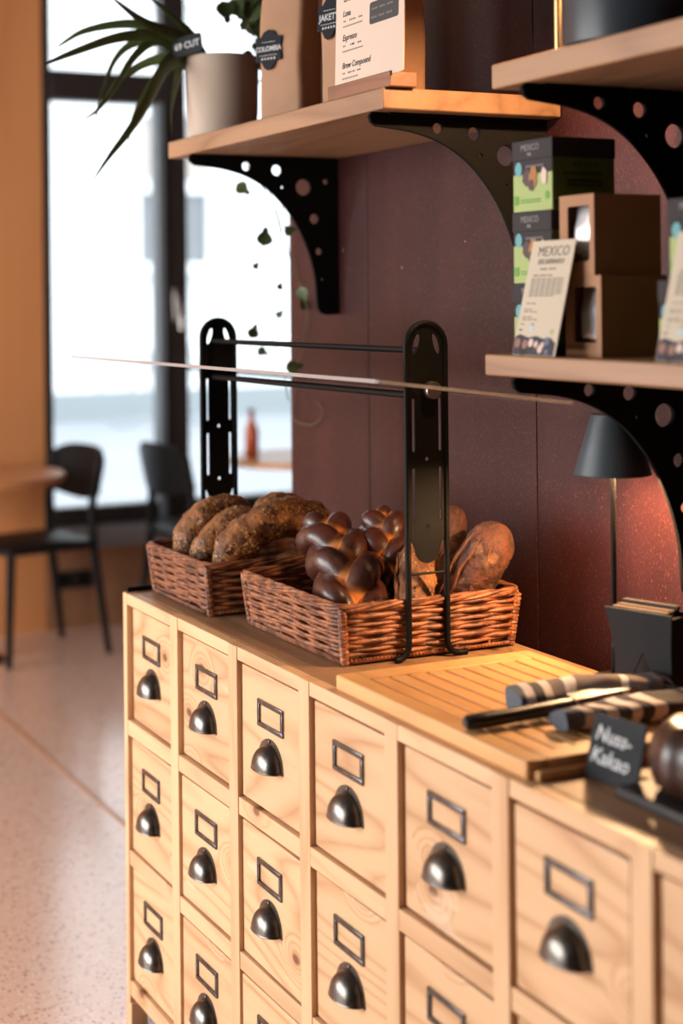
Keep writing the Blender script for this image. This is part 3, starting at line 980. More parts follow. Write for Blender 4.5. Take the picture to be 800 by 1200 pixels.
eg.obj('edge_dim', gm, glass_sheet, smooth=False)  # dull strips paint in the dim look of the other glass edges
edge_m = bpy.data.materials.new('glass_edge_glint'); edge_m.use_nodes = True
_n = edge_m.node_tree; _n.nodes.remove(_n.nodes['Principled BSDF'])
_t = _n.nodes.new('ShaderNodeBsdfTranslucent'); _t.inputs['Color'].default_value = (0.95, 0.96, 0.97, 1)
_g = _n.nodes.new('ShaderNodeBsdfDiffuse'); _g.inputs['Color'].default_value = (0.9, 0.9, 0.9, 1)
_x = _n.nodes.new('ShaderNodeMixShader'); _x.inputs[0].default_value = 0.15
_n.links.new(_t.outputs[0], _x.inputs[1]); _n.links.new(_g.outputs[0], _x.inputs[2])
_n.links.new(_x.outputs[0], _n.nodes['Material Output'].inputs['Surface'])
pa = Vector((xs[0], yy[0] - 0.0004, gz(xs[0]))); pb = Vector((xs[3], yy[0] - 0.0004, gz(xs[3])))
G().tube([pa, pb], 0.0026, 8).obj('edge_glint', edge_m, glass_sheet)  # white rod paints in the window light caught by this end

# ------------------------------------------------------------------ wicker baskets


def basket(label, x0, x1, y0, y1, hgt, mat, seed, flare=0.012):
    """Open willow tray: stakes, woven rods, a rolled foot and a roped rim; walls lean out."""
    rg = random.Random(seed)
    cx, cy = (x0 + x1) / 2, (y0 + y1) / 2
    W, D = x1 - x0, y1 - y0
    t = thing('wicker_basket', label, 'basket', (cx, cy, ZTOP), 0)

    def ring(z, off, n, amp=0.0, ph=0.0, waves=0, zj=0.0, rr=0.022):
        e = flare * z / hgt + off
        w, d = W / 2 + e, D / 2 + e
        r = rr + e * 0.5
        segs = [2 * (d - r), pi / 2 * r, 2 * (w - r), pi / 2 * r] * 2
        tot = sum(segs)
        pts = []
        for i in range(n):
            s = tot * i / n; k = 0
            while s > segs[k]:
                s -= segs[k]; k += 1
            # start at (+w, -d + r) going +y
            side = k // 2
            base = [((w, -d + r), (0, 1)), ((w - r, d), (-1, 0)), ((-w, d - r), (0, -1)), ((-w + r, -d), (1, 0))][side]
            if k % 2 == 0:
                p = (base[0][0] + base[1][0] * s, base[0][1] + base[1][1] * s); nr = (base[1][1], -base[1][0])
            else:
                cc = [(w - r, d - r), (-w + r, d - r), (-w + r, -d + r), (w - r, -d + r)][side]
                a = [0, pi / 2, pi, 3 * pi / 2][side] + s / r
                nr = (cos(a), sin(a)); p = (cc[0] + r * nr[0], cc[1] + r * nr[1])
            o = amp * sin(2 * pi * waves * i / n + ph)
            pts.append(Vector((p[0] + nr[0] * o, p[1] + nr[1] * o, z + zj * sin(2 * pi * waves * i / n * 0.5 + ph * 1.7) + (rg.uniform(-.0005, .0005) if zj else 0))))
        return pts
    per = 2 * (W + D)
    waves = int(per / 0.058 / 2) * 2 // 2
    wg = G()
    rows = 11
    z0, z1 = 0.0165, hgt - 0.0105
    n = waves * 12
    for k in range(rows):
        z = z0 + (z1 - z0) * k / (rows - 1)
        sl = rg.uniform(-.5, .5)
        rad = [0.0036 * (1 + 0.20 * sin(i * 0.083 + k * 2.1)) for i in range(n)]
        wg.tube(ring(z, 0, n, 0.0034, pi * (k % 2) + 0.15 * sl, waves, 0.0011), rad, 7, closed=True)
    weave = wg.obj('woven_rods', mat, t)
    weave['kind'] = 'stuff'
    sg = G()
    ns = waves * 2
    lo, hi = ring(0.004, 0, ns), ring(hgt - 0.002, 0, ns)
    for i in range(ns):
        sg.tube([lo[i], (lo[i] + hi[i]) / 2, hi[i]], 0.0026, 6)
    cl, ch = ring(0.004, 0.004, 400), ring(hgt - 0.004, 0.004, 400)
    o = sg.obj('stakes', mat, t); o['kind'] = 'stuff'
    cg = G()
    for sx in (-1, 1):
        for sy in (-1, 1):
            a = Vector((sx * (W / 2 - 0.003), sy * (D / 2 - 0.003), 0.004)); b = Vector((sx * (W / 2 + flare - 0.004), sy * (D / 2 + flare - 0.004), hgt - 0.004))
            cg.tube([a + (b - a) * (i / 40) + Vector((0.0008 * sin(i * 2.4), 0.0008 * cos(i * 2.4), 0)) for i in range(41)],
                    [0.0062 + 0.0016 * abs(sin(i * pi / 2.6)) for i in range(41)], 8)
    cg.obj('corner_wraps', mat, t)['kind'] = 'stuff'

    def rope(zc, off, rad, strands, pitch, thick, name):
        rgp = G(); m = int(per / 0.0065)
        base = ring(zc, off, m)
        tw = int(per / pitch)
        for q in range(strands):
            pts = []
            for i in range(m):
                tdir = (base[(i + 1) % m] - base[i - 1]).normalized(); nr = Vector((tdir.y, -tdir.x, 0))
                a = 2 * pi * (tw * i / m + q / strands)
                pts.append(base[i] + nr * rad * cos(a) + Vector((0, 0, rad * sin(a))))
            rgp.tube(pts, thick, 6, closed=True)
        oo = rgp.obj(name, mat, t); oo['kind'] = 'stuff'
        return oo
    rope(hgt - 0.002, 0.001, 0.0042, 4, 0.16, 0.0033, 'rim')
    rope(0.0075, 0.001, 0.0028, 2, 0.013, 0.0033, 'foot_border')
    fg = G()
    for i in range(34):
        y = -D / 2 + 0.006 + (D - 0.012) * i / 33
        fg.tube([(-W / 2 + 0.004, y, 0.0055), (W / 2 - 0.004, y, 0.0055)], 0.004, 6)
    fg.obj('woven_bottom', mat, t)['kind'] = 'stuff'
    return t


basket('brown wicker basket of seeded rolls at the far end of the cabinet', 1.082, 1.385, 2.695, 2.985, 0.096, wicker, 1, 0.011)
basket('brown wicker basket of braided loaves and rye bread behind the upright', 1.118, 1.428, 2.230, 2.600, 0.094, wicker2, 2, 0.010)

# ------------------------------------------------------------------ breads


def loaf_mesh(axis, rad, n=28, segs=40, flat_=0.85, lump=0.08, lscale=18, up=(0, 0, 1), seed=0, ridge=0.0):
    pts = spline(axis, segs)
    g = G(); rs = []
    for i in range(segs):
        t = i / (segs - 1)
        env = max(1 - abs(2 * t - 1) ** 3.2, 0.0) ** 0.5
        rs.append(max(rad * env, rad * 0.06))
    g.tube(pts, rs, n, flat=flat_, up=up)
    c = sum((Vector(p) for p in pts), Vector()) / segs
    out = []
    for i, v in enumerate(g.v):
        k = min(i // n, segs - 1)
        d = v - Vector(pts[k])
        if d.length > 1e-6:
            s = noise.noise((v + Vector((seed * 3.3, seed, 0))) * lscale) + 0.5 * noise.noise((v + Vector((seed, 0, 5))) * lscale * 2.7)
            v = v + d.normalized() * rad * lump * s
            if ridge:
                j = i % n; a = 2 * pi * j / n
                v = v + d.normalized() * rad * ridge * max(0, sin(a * 2 + k * 0.22 + seed)) ** 6
        out.append(v)
    g.v = out
    return g


def seeds_on(g, count, rg, up_only=True, size=0.0026):
    a = G(); b = G()
    tries = 0; done = 0
    while done < count and tries < count * 6:
        tries += 1
        f = rg.choice(g.f)
        if len(f) != 4:
            continue
        p = [g.v[i] for i in f]
        u, w = rg.random(), rg.random()
        q = p[0] * (1 - u) * (1 - w) + p[1] * u * (1 - w) + p[2] * u * w + p[3] * (1 - u) * w
        nrm = (p[1] - p[0]).cross(p[3] - p[0])
        if nrm.length < 1e-9:
            continue
        nrm.normalize()
        if up_only and nrm.z < -0.35 and nrm.x > 0.3:
            continue
        z = nrm; x = z.orthogonal().normalized(); x = Matrix.Rotation(rg.uniform(0, 2 * pi), 3, z) @ x; y = z.cross(x)
        M = Matrix((x, y, z)).transposed()
        k = rg.uniform(0.7, 1.3) * size
        (a if rg.random() < 0.62 else b).ball(q + z * 0.0006, (k * 1.25, k * 0.7, k * 0.5), 6, 4, M)
        done += 1
    return a, b


rg = random.Random(11)
SEEDED = [
    ('seeded bread roll at the back left of the far basket', [(1.104, 2.905, .925), (1.128, 2.902, .966), (1.165, 2.907, 1.000), (1.215, 2.918, 1.008), (1.268, 2.936, .985)], 0.036),
    ('seeded bread roll between two others at the front of the far basket', [(1.106, 2.826, .915), (1.134, 2.828, .956), (1.174, 2.834, .988), (1.225, 2.846, .994), (1.275, 2.86, .97)], 0.033),
    ('largest seeded roll, arching over the near corner of the far basket', [(1.112, 2.732, .918), (1.140, 2.730, .958), (1.186, 2.730, .995), (1.248, 2.738, 1.010), (1.315, 2.752, .998), (1.355, 2.766, .965)], 0.041),
    ('seeded roll lying highest, at the wall side of the far basket', [(1.225, 2.800, 1.005), (1.262, 2.812, 1.018), (1.305, 2.828, 1.012), (1.345, 2.842, .985)], 0.034),
    ('seeded roll lying low in the far basket under the arching roll', [(1.20, 2.742, .905), (1.255, 2.746, .912), (1.32, 2.752, .910)], 0.030),
]
for k, (lab, ax, r) in enumerate(SEEDED):
    base = Vector(ax[len(ax) // 2])
    g = loaf_mesh([Vector(p) - base for p in ax], r, 26, 36, 0.9, 0.20, 26, seed=k)
    o = tag(g.obj('seeded_roll', seed_crust, None, loc=base, angle=70), lab, 'bread', 'seeded rolls in the far basket')
    a, b = seeds_on(g, 1300 if k != 4 else 300, rg, True, 0.0028)
    a.obj('pale_seeds', seed_m, o)['kind'] = 'stuff'
    b.obj('dark_seeds', seed_dark, o)['kind'] = 'stuff'


def braided(label, axis, width, depth, r, side, periods, ph=0.0):
    """Three-strand plait laid along an axis; 'crust' is 1 on the egg-washed crowns and 0 in the seams."""
    base = Vector(axis[len(axis) // 2])
    n = 110
    P = spline([Vector(p) - base for p in axis], n)
    g = G(); cr = []
    side = Vector(side).normalized()
    m = 16
    for s in range(3):
        pts = []; rs = []; outs = []; es = []
        for i in range(n):
            t = i / (n - 1)
            a = 2 * pi * periods * t + 2 * pi * s / 3 + ph
            T = (P[min(i + 1, n - 1)] - P[max(i - 1, 0)]).normalized()
            sd = (side - T * side.dot(T)).normalized(); up = T.cross(sd)
            env = max(0.0, 1 - abs(2 * t - 1) ** 4) ** 0.55
            taper = 1.0 - 0.30 * t
            e = max(env, 0.12) * taper; es.append(max(env, 0.25) * taper)
            pts.append(P[i] + sd * width * e * sin(a) + up * depth * e * sin(2 * a) * -1)
            rs.append(r * max(env, 0.25) * taper * (1 + 0.26 * max(-sin(2 * a), -0.6)))
            outs.append((P[i], up))
        g.tube(pts, rs, m)
        for i in range(n):
            c, up = outs[i]
            for j in range(m):
                v = g.v[s * n * m + i * m + j]
                nr = (v - pts[i]).normalized()
                d = v - c; d = d - (P[min(i + 1, n - 1)] - P[max(i - 1, 0)]).normalized() * d.dot((P[min(i + 1, n - 1)] - P[max(i - 1, 0)]).normalized())
                rad = d.normalized() if d.length > 1e-6 else up
                q = nr.dot(rad)
                lim = d.length / (es[i] * (width + r * 0.9))
                cr.append(max(0.0, min(1.0, (q - 0.0) / 0.45)) * max(0.0, min(1.0, (lim - 0.40) / 0.22)))
    g.v = [v + (noise.noise_vector(v * 30) * 0.0022) for v in g.v]
    o = g.obj('braided_loaf', braid_crust, None, loc=base, angle=80)
    at = o.data.attributes.new('crust', 'FLOAT', 'POINT')
    at.data.foreach_set('value', cr)
    return tag(o, label, 'bread', 'braided loaves in the near basket')


braided('glossy braided loaf leaning at the front of the near basket', [(1.165, 2.290, .885), (1.192, 2.345, .945), (1.212, 2.420, .985), (1.228, 2.510, 1.012), (1.240, 2.570, 1.015)], 0.038, 0.020, 0.034, (0.75, -0.66, -0.05), 1.45, 0.4)
braided('glossy braided loaf standing higher, just left of the near upright', [(1.262, 2.330, .900), (1.276, 2.370, .965), (1.290, 2.410, 1.015), (1.305, 2.465, 1.050)], 0.033, 0.018, 0.031, (0.80, -0.6, 0.0), 1.3, 1.4)
braided('dark braided loaf hidden behind the two glossy ones', [(1.31, 2.46, .90), (1.32, 2.515, .965), (1.325, 2.56, 1.005)], 0.028, 0.015, 0.024, (0.8, -0.6, 0.0), 1.3, 0.2)
RYE = [
    ('rustic dark rye loaf leaning out at the wall end of the near basket', [(1.352, 2.298, .875), (1.372, 2.283, .935), (1.394, 2.262, .992), (1.420, 2.240, 1.045)], 0.049, 0.84, 0.05),
    ('rustic rye loaf standing upright behind the near upright', [(1.335, 2.365, .875), (1.355, 2.362, .94), (1.376, 2.36, 1.0), (1.398, 2.358, 1.066)], 0.043, 0.8, 0.05),
    ('seedy brown loaf between the braided bread and the near upright', [(1.245, 2.258, .872), (1.268, 2.275, .925), (1.292, 2.31, .972), (1.312, 2.345, 1.01)], 0.036, 0.85, 0.05),
]
for k, (lab, ax, r, fl_, rdg) in enumerate(RYE):
    base = Vector(ax[1])
    g = loaf_mesh([Vector(p) - base for p in ax], r, 30, 44, fl_, 0.08, 42, up=(0.75, -0.2, -0.6), seed=k + 9, ridge=rdg * 1.5)
    o = tag(g.obj('rye_loaf', rye_crust if k < 2 else seed_crust, None, loc=base, angle=70), lab, 'bread', 'brown loaves in the near basket')
    if k == 2:
        a, b = seeds_on(g, 260, rg, False, 0.0022)
        a.obj('pale_seeds', seed_m, o)['kind'] = 'stuff'; b.obj('dark_seeds', seed_dark, o)['kind'] = 'stuff'
    # a score crack along the crust
    cg = G()
    A_ = spline([Vector(p) - base for p in ax], 24)
    for side in (-0.75, -0.2, 0.4):
        pts = []
        for i in range(4, 20):
            T = (A_[i + 1] - A_[i - 1]).normalized(); u = Vector((-0.75, -0.6, 0.1)); u = (u - T * u.dot(T)).normalized(); w_ = T.cross(u)
            d = (u + w_ * (side + 0.05 * sin(i * 0.9))).normalized()
            env = max(0, 1 - abs(2 * i / 23 - 1) ** 3.2) ** 0.5
            pts.append(A_[i] + d * (r * env * 0.985 * (1 if abs(d.z) < 0.5 else fl_)))
        cg.tube(pts, [0.0008 + 0.0026 * sin(pi * i / 15) * (0.6 + 0.4 * sin(i * 1.9 + side * 5)) for i in range(16)], 6)
    cg.obj('crust_ridge', flat('torn_crust', lin(112, 66, 40), 0.75, bump=0.6, bscale=120), o)
# ------------------------------------------------------------------ on the cabinet: board, knife, towels, signs, cake, lamp, napkins
cb = thing('cutting_board', 'slatted wooden bread board lying on the cabinet top', 'board', (1.215, 1.853, ZTOP))
BX0, BX1, BY0, BY1, BT = 1.042 - 1.215, 1.378 - 1.215, 1.598 - 1.853, 2.105 - 1.853, 0.023
bx('crumb_tray', (0, 0, 0.004), (BX1 - BX0 - 0.012, BY1 - BY0 - 0.012, 0.008), oak_dark, cb, bevel=0.001)
for x, w in ((BX0 + 0.016, 0.032), (BX1 - 0.012, 0.024)):
    bx('frame_rail', (x, 0, BT / 2), (w, BY1 - BY0, BT), beech, cb, bevel=0.0035)
for y, w in ((BY1 - 0.0225, 0.045), (BY0 + 0.0175, 0.035)):
    bx('end_rail', ((BX0 + BX1) / 2 + 0.004, y, BT / 2), (BX1 - BX0 - 0.0565, w, BT), beech, cb, bevel=0.002)
bx('lip', ((BX0 + BX1) / 2, BY0 - 0.004, 0.006), (BX1 - BX0 - 0.02, 0.012, 0.012), beech, cb, bevel=0.003)
ns = 9
xa, xb = BX0 + 0.0335, BX1 - 0.0255
for i in range(ns):
    w = (xb - xa) / ns
    bx('slat', (xa + w * (i + .5), (BY0 + 0.0355 + BY1 - 0.0455) / 2, BT - 0.0075), (w - 0.0058, BY1 - BY0 - 0.083, 0.013), beech, cb, bevel=0.0018)

ZB_ = ZTOP + BT


def towel(label, axis, hw, hh, matt, seed, fringe=False):
    base = Vector(axis[0]); n = 60; m = 28
    P = spline([Vector(p) - base for p in axis], n)
    g = G(); al = []
    rings = []
    for i in range(n):
        t = i / (n - 1)
        T = (P[min(i + 1, n - 1)] - P[max(i - 1, 0)]).normalized(); sd = Vector((T.y, -T.x, 0)).normalized(); up = Vector((0, 0, 1))
        w = hw * (0.72 + 0.28 * min(1, t * 3)) * (1 + 0.05 * sin(t * 9 + seed)); h = hh * (0.80 + 0.2 * min(1, t * 3)) * (1 + 0.07 * sin(t * 11 + seed * 2))
        ring = []
        for j in range(m):
            a = 2 * pi * j / m
            cx = abs(cos(a)) ** 0.75 * (1 if cos(a) > 0 else -1); cz = abs(sin(a)) ** 0.8 * (1 if sin(a) > 0 else -1)
            v = P[i] + sd * cx * w + up * (cz * h)
            # folds of the rolled cloth
            k = 0.0022 * sin(a * 3 + t * 5 + seed) + 0.002 * noise.noise(v * 45 + Vector((seed, 0, 0)))
            if cz > -0.6:
                v += (sd * cx + up * cz).normalized() * k
            v.z = max(v.z, P[i].z - hh * 0.98)
            ring.append(v); al.append(min(1.0, max(0.0, t + 0.012 * sin(a * 2 + seed))))
        rings.append(ring)
    g.loft(rings)
    o = g.obj('kitchen_towel', matt, None, loc=base, angle=75)
    at = o.data.attributes.new('along', 'FLOAT', 'POINT'); at.data.foreach_set('value', al)
    if fringe:
        fg = G(); e = rings[-1]; rr = random.Random(seed)
        for q in range(50):
            j = rr.randrange(m); p = e[j]; d = (P[-1] - P[-3]).normalized()
            fg.tube([p, p + d * 0.006 + Vector((0, rr.uniform(-.004, .004), rr.uniform(-.002, .002))), p + d * 0.013 + Vector((0, rr.uniform(-.007, .007), rr.uniform(-.006, .0)))], 0.0006, 4)
        fg.obj('fringe', flat('towel_thread', lin(120, 104, 96), 0.95), o)['kind'] = 'stuff'
    return tag(o, label, 'towel', 'striped towels on the bread board')


tw1 = make_towel('towel_stripes_far', [(0, SLATE_T), (0.05, WHITE_T), (0.11, DARK_T), (0.18, WHITE_T), (0.24, GREY_T), (0.33, WHITE_T), (0.40, GREY_T), (0.62, GREY_T), (0.66, WHITE_T), (0.71, GREY_T), (0.88, SLATE_T), (0.94, GREY_T)])
tw2 = make_towel('towel_stripes_near', [(0, SLATE_T), (0.10, WHITE_T), (0.16, DARK_T), (0.23, WHITE_T), (0.29, DARK_T), (0.36, WHITE_T), (0.42, DARK_T), (0.49, WHITE_T), (0.56, DARK_T), (0.74, DARK_T), (0.80, WHITE_T), (0.86, DARK_T)])
towel('rolled grey towel with white stripes on the board, farther from the sign', [(1.150, 1.797, ZB_ + 0.0165), (1.22, 1.790, ZB_ + 0.0175), (1.30, 1.772, ZB_ + 0.019), (1.352, 1.756, ZB_ + 0.019)], 0.031, 0.019, tw1, 1, True)
towel('rolled striped towel on the board right behind the chalkboard sign', [(1.150, 1.690, ZB_ + 0.0145), (1.23, 1.689, ZB_ + 0.0145), (1.32, 1.688, ZB_ + 0.0145), (1.385, 1.686, ZB_ + 0.0145)], 0.030, 0.0145, tw2, 4)

kf = thing('bread_knife', 'bread knife with a black handle lying between the towels', 'knife', (1.045, 1.746, ZB_), radians(0.8))
hg = G()
ringz = []
for i, (x, w, h, zc) in enumerate([(0.0, .006, .006, .012), (0.006, .011, .0095, .0115), (0.03, .012, .0105, .0115), (0.075, .0105, .0095, .012), (0.11, .0105, .0095, .013), (0.150, .012, .0100, .014), (0.166, .011, .0088, .0145)]):
    ringz.append([(x, w * cos(2 * pi * j / 14), zc + h * sin(2 * pi * j / 14)) for j in range(14)])
hg.loft(ringz); hg.obj('handle', flat('black_knife_handle', (0.012, 0.012, 0.012, 1), 0.38), kf)
bl = [(0.164, -0.010), (0.30, -0.012), (0.355, -0.008), (0.372, 0.006), (0.36, 0.010), (0.164, 0.011)]
tooth = []
for i in range(20):
    x = 0.185 + i * 0.0068
    tooth += [(x, 0.0122 if i % 2 else 0.0104)]
outline = [(0.164, -0.010), (0.27, -0.011), (0.318, -0.008), (0.336, 0.0045), (0.328, 0.0098)] + tooth[::-1] + [(0.164, 0.011)]
plate('blade', outline, [], 0.0018, steel, kf, Matrix.Translation((0, 0, 0.0165)) @ Matrix.Rotation(radians(-2.5), 4, 'Y') @ Matrix.Rotation(radians(8), 4, 'X'))

# chalkboard sign
sg_ = thing('chalkboard_sign', 'small black chalkboard price sign with chalk writing at the cabinet edge', 'sign', (1.113, 1.5475, ZTOP))
ax = Vector((0.011, -0.0795, 0)).normalized(); upv = Vector((0.020, -0.004, 0.075)).normalized()
Ms = frame((0.0145, -0.008, 0.0385), ax, upv)
plate('board', rrect(0, 0, 0.086, 0.077, 0.004, 4), [], 0.003, slate, sg_, Ms, bevel=0.0006)
text('Nuss-', 0.025, chalk, sg_, Ms @ Matrix.Translation((-0.006, 0.014, 0.0018)) @ Matrix.Rotation(radians(-3), 4, 'Z'), shear=0.18, bold=0.0003)
text('Kakao', 0.025, chalk, sg_, Ms @ Matrix.Translation((-0.006, -0.012, 0.0018)) @ Matrix.Rotation(radians(-3), 4, 'Z'), shear=0.18, bold=0.0003)
bx('stand_foot', (0.022, -0.002, 0.006), (0.030, 0.07, 0.010), slate, sg_, bevel=0.002, rz=radians(8))

# tray with the dark cake
tr = thing('serving_tray', 'black slab tray under the dark cake by the chalkboard sign', 'tray', (1.232, 1.372, ZTOP))
bx('slab', (0, 0, 0.007), (0.27, 0.26, 0.014), flat('black_slate_tray', (0.014, 0.013, 0.013, 1), 0.5, bump=0.3, bscale=60), tr, bevel=0.004)
for sx in (-1, 1):
    for sy in (-1, 1):
        G().lathe([(0.008, -0.0002), (0.008, 0.003)], 10).obj('foot', black_metal, tr, loc=(sx * 0.11, sy * 0.10, -0.0))
ck = G()
prof = [(0.052, 0.0), (0.063, 0.006), (0.069, 0.025), (0.070, 0.045), (0.066, 0.062), (0.052, 0.076), (0.034, 0.082), (0.018, 0.076), (0.012, 0.06)]
rings = []
for r, z in prof:
    rings.append([((r * (1 + 0.035 * cos(10 * 2 * pi * j / 80))) * cos(2 * pi * j / 80), (r * (1 + 0.035 * cos(10 * 2 * pi * j / 80))) * sin(2 * pi * j / 80), z) for j in range(80)])
ck.loft(rings)
tag(ck.obj('ring_cake', cake_crust, None, loc=(1.180, 1.428, ZTOP + 0.0142), angle=60), 'glossy dark brown ring cake at the right edge, behind the sign', 'cake')


def lamp(label, loc, zs, shade_r0, shade_r1, shade_h, power, pole_mat, base_r=0.055, pole_r=0.0045):
    t = thing('table_lamp', label, 'lamp', loc)
    G().lathe([(base_r - 0.003, 0.0), (base_r, 0.003), (base_r, 0.009), (base_r - 0.004, 0.012), (0.006, 0.013)], 32).obj('base', black_metal, t)
    G().tube([(0, 0, 0.01), (0, 0, zs + shade_h * 0.93)], pole_r, 10).obj('pole', pole_mat, t)
    n = 40
    sh = G()
    prof = [(shade_r0, zs), (shade_r1, zs + shade_h), (0.004, zs + shade_h + 0.001), (0.004, zs + shade_h - 0.001), (shade_r1 - 0.002, zs + shade_h - 0.0025), (shade_r0 - 0.0018, zs)]
    sh.lathe(prof, n, cap=False)
    o = sh.obj('lamp_shade', [lamp_m, lamp_in], t, angle=30)
    for i, poly in enumerate(o.data.polygons):
        if i // n >= 3:
            poly.material_index = 1
    o.data.polygons.foreach_set('use_smooth', [True] * len(o.data.polygons))
    # closing ring at the hem
    G().tube([((shade_r0 - 0.001) * cos(2 * pi * i / 40), (shade_r0 - 0.001) * sin(2 * pi * i / 40), zs) for i in range(40)], 0.0012, 6, closed=True).obj('hem', lamp_m, t)
    G().lathe([(0.006, zs + shade_h), (0.009, zs + shade_h + 0.002), (0.009, zs + shade_h + 0.007), (0.004, zs + shade_h + 0.009)], 20).obj('finial', brass, t)
    G().ball((0.016, -0.002, zs + shade_h * 0.40), (0.010, 0.010, 0.012), 14, 10).obj('bulb', bulb_m, t)
    d = bpy.data.lights.new('lamp_light', 'POINT'); d.energy = power; d.color = (1.0, 0.60, 0.30); d.shadow_soft_size = 0.014
    l = bpy.data.objects.new('lamp_light', d); COL.objects.link(l); l.parent = t; l.location = (0.016, -0.002, zs + shade_h * 0.13)
    return t


lamp('slate blue cone lamp on a thin black pole below the lower shelf', (1.422, 1.943, ZTOP), 0.310, 0.0575, 0.031, 0.088, 17.0, black_metal, 0.034)
lamp('lamp on a brass pole beside the canister on the top right shelf', (1.300, 1.893, 1.748), 0.145, 0.062, 0.034, 0.09, 25.0, brass, 0.034, 0.007)

# napkin holder: two bent black sheets joined below, paper between
nh = thing('napkin_holder', 'black sheet metal napkin holder with a triangular cut-out beside the lamp', 'holder', (1.379, 1.806, ZB_), radians(18))
shape = [(-0.041, 0.0), (-0.022, 0.0), (0.006, 0.056), (0.034, 0.0), (0.054, 0.0), (0.052, 0.06), (0.053, 0.112), (-0.058, 0.112), (-0.048, 0.082), (-0.041, 0.045)]
for xx in (-0.020, 0.020):
    plate('side_sheet', shape, [], 0.003, soot, nh, frame((xx, 0, 0.0015), (0, -1, 0), (0, 0, 1)), bevel=0.0004)
bx('bottom_sheet', (0, 0.006, 0.0575), (0.037, 0.086, 0.003), soot, nh)
bx('end_sheet', (0, -0.0515, 0.055), (0.037, 0.003, 0.108), soot, nh)
for i, (xx, mt, dz) in enumerate(((-0.0118, napkin_m, 0.002), (0.0, napkin_m, 0.0035), (0.0118, napkin_d, 0.008))):
    pg_ = G()
    for q in range(6):
        pg_.box((xx + (q - 2.5) * 0.0018, 0.002 + 0.001 * (q % 2), 0.0595 + 0.027 + dz / 2), (0.0014, 0.092 - 0.003 * (q % 3), 0.054 + dz))
    o = pg_.obj('paper_napkin', mt, None, smooth=False, loc=(1.379, 1.806, ZB_)); o.rotation_euler = (0, 0, radians(18))
    tag(o, ['brown folded paper napkin at the front of the black holder', 'brown folded paper napkin in the middle of the black holder', 'dark folded paper napkin at the wall side of the black holder'][i], 'napkin', 'napkins in the black holder')
# ------------------------------------------------------------------ upper left shelf: plants, coffee bags, menu card
ZS1, ZS3, ZS2 = 1.757, 1.339, 1.748
pp = thing('potted_aloe', 'pale ribbed stoneware pot of long arching green leaves at the shelf end', 'plant', (1.295, 3.125, ZS1))
G().lathe([(0.064, 0), (0.070, 0.006), (0.0745, 0.06), (0.0765, 0.166), (0.0755, 0.172), (0.071, 0.172), (0.068, 0.150), (0.002, 0.150)], 48).obj('pot', pot_m, pp)
G().lathe([(0.066, 0.148), (0.05, 0.158), (0.02, 0.162), (0.001, 0.163)], 24).obj('soil', soil, pp)
G().ball((0.012, -0.01, 0.168), (0.030, 0.018, 0.014), 12, 8).obj('bark_chip', bark, pp)
LEAVES = [
([(1.242, 3.13, 1.919), (1.198, 3.099, 1.954), (1.095, 3.067, 1.983), (1.001, 3.036, 2.034)], 0.016) ,
([(1.254, 3.13, 1.923), (1.236, 3.161, 1.98), (1.187, 3.193, 2.036), (1.142, 3.224, 2.083)], 0.0161) ,
([(1.235, 3.13, 1.919), (1.196, 3.14, 1.971), (1.134, 3.151, 1.99), (1.073, 3.161, 1.991), (1.003, 3.172, 1.974), (0.961, 3.182, 1.948), (0.946, 3.193, 1.935)], 0.0089) ,
([(1.231, 3.13, 1.915), (1.169, 3.12, 1.959), (1.11, 3.109, 1.963), (1.042, 3.099, 1.95), (0.959, 3.088, 1.917), (0.908, 3.078, 1.894), (0.885, 3.067, 1.882)], 0.0098) ,
([(1.229, 3.13, 1.911), (1.169, 3.146, 1.956), (1.119, 3.161, 1.959), (1.077, 3.177, 1.928), (1.052, 3.193, 1.867), (1.04, 3.208, 1.806), (1.038, 3.224, 1.767)], 0.008) ,
([(1.229, 3.13, 1.908), (1.171, 3.125, 1.95), (1.132, 3.12, 1.953), (1.083, 3.114, 1.908), (1.041, 3.109, 1.842), (1.003, 3.104, 1.799), (0.969, 3.099, 1.778)], 0.0089) ,
([(1.231, 3.13, 1.904), (1.201, 3.155, 1.931), (1.144, 3.18, 1.918), (1.092, 3.205, 1.885), (1.07, 3.23, 1.851), (1.067, 3.255, 1.825)], 0.0089) ,
([(1.235, 3.13, 1.904), (1.193, 3.109, 1.924), (1.147, 3.088, 1.894), (1.106, 3.067, 1.829), (1.058, 3.047, 1.761), (1.006, 3.026, 1.702), (0.959, 3.005, 1.644)], 0.0143) ,
([(1.234, 3.13, 1.901), (1.198, 3.143, 1.918), (1.153, 3.155, 1.882), (1.119, 3.168, 1.823), (1.105, 3.18, 1.779), (1.103, 3.193, 1.736)], 0.0107) ,
([(1.238, 3.13, 1.897), (1.201, 3.122, 1.912), (1.181, 3.114, 1.864), (1.168, 3.107, 1.81), (1.166, 3.099, 1.76)], 0.0107) ,
]
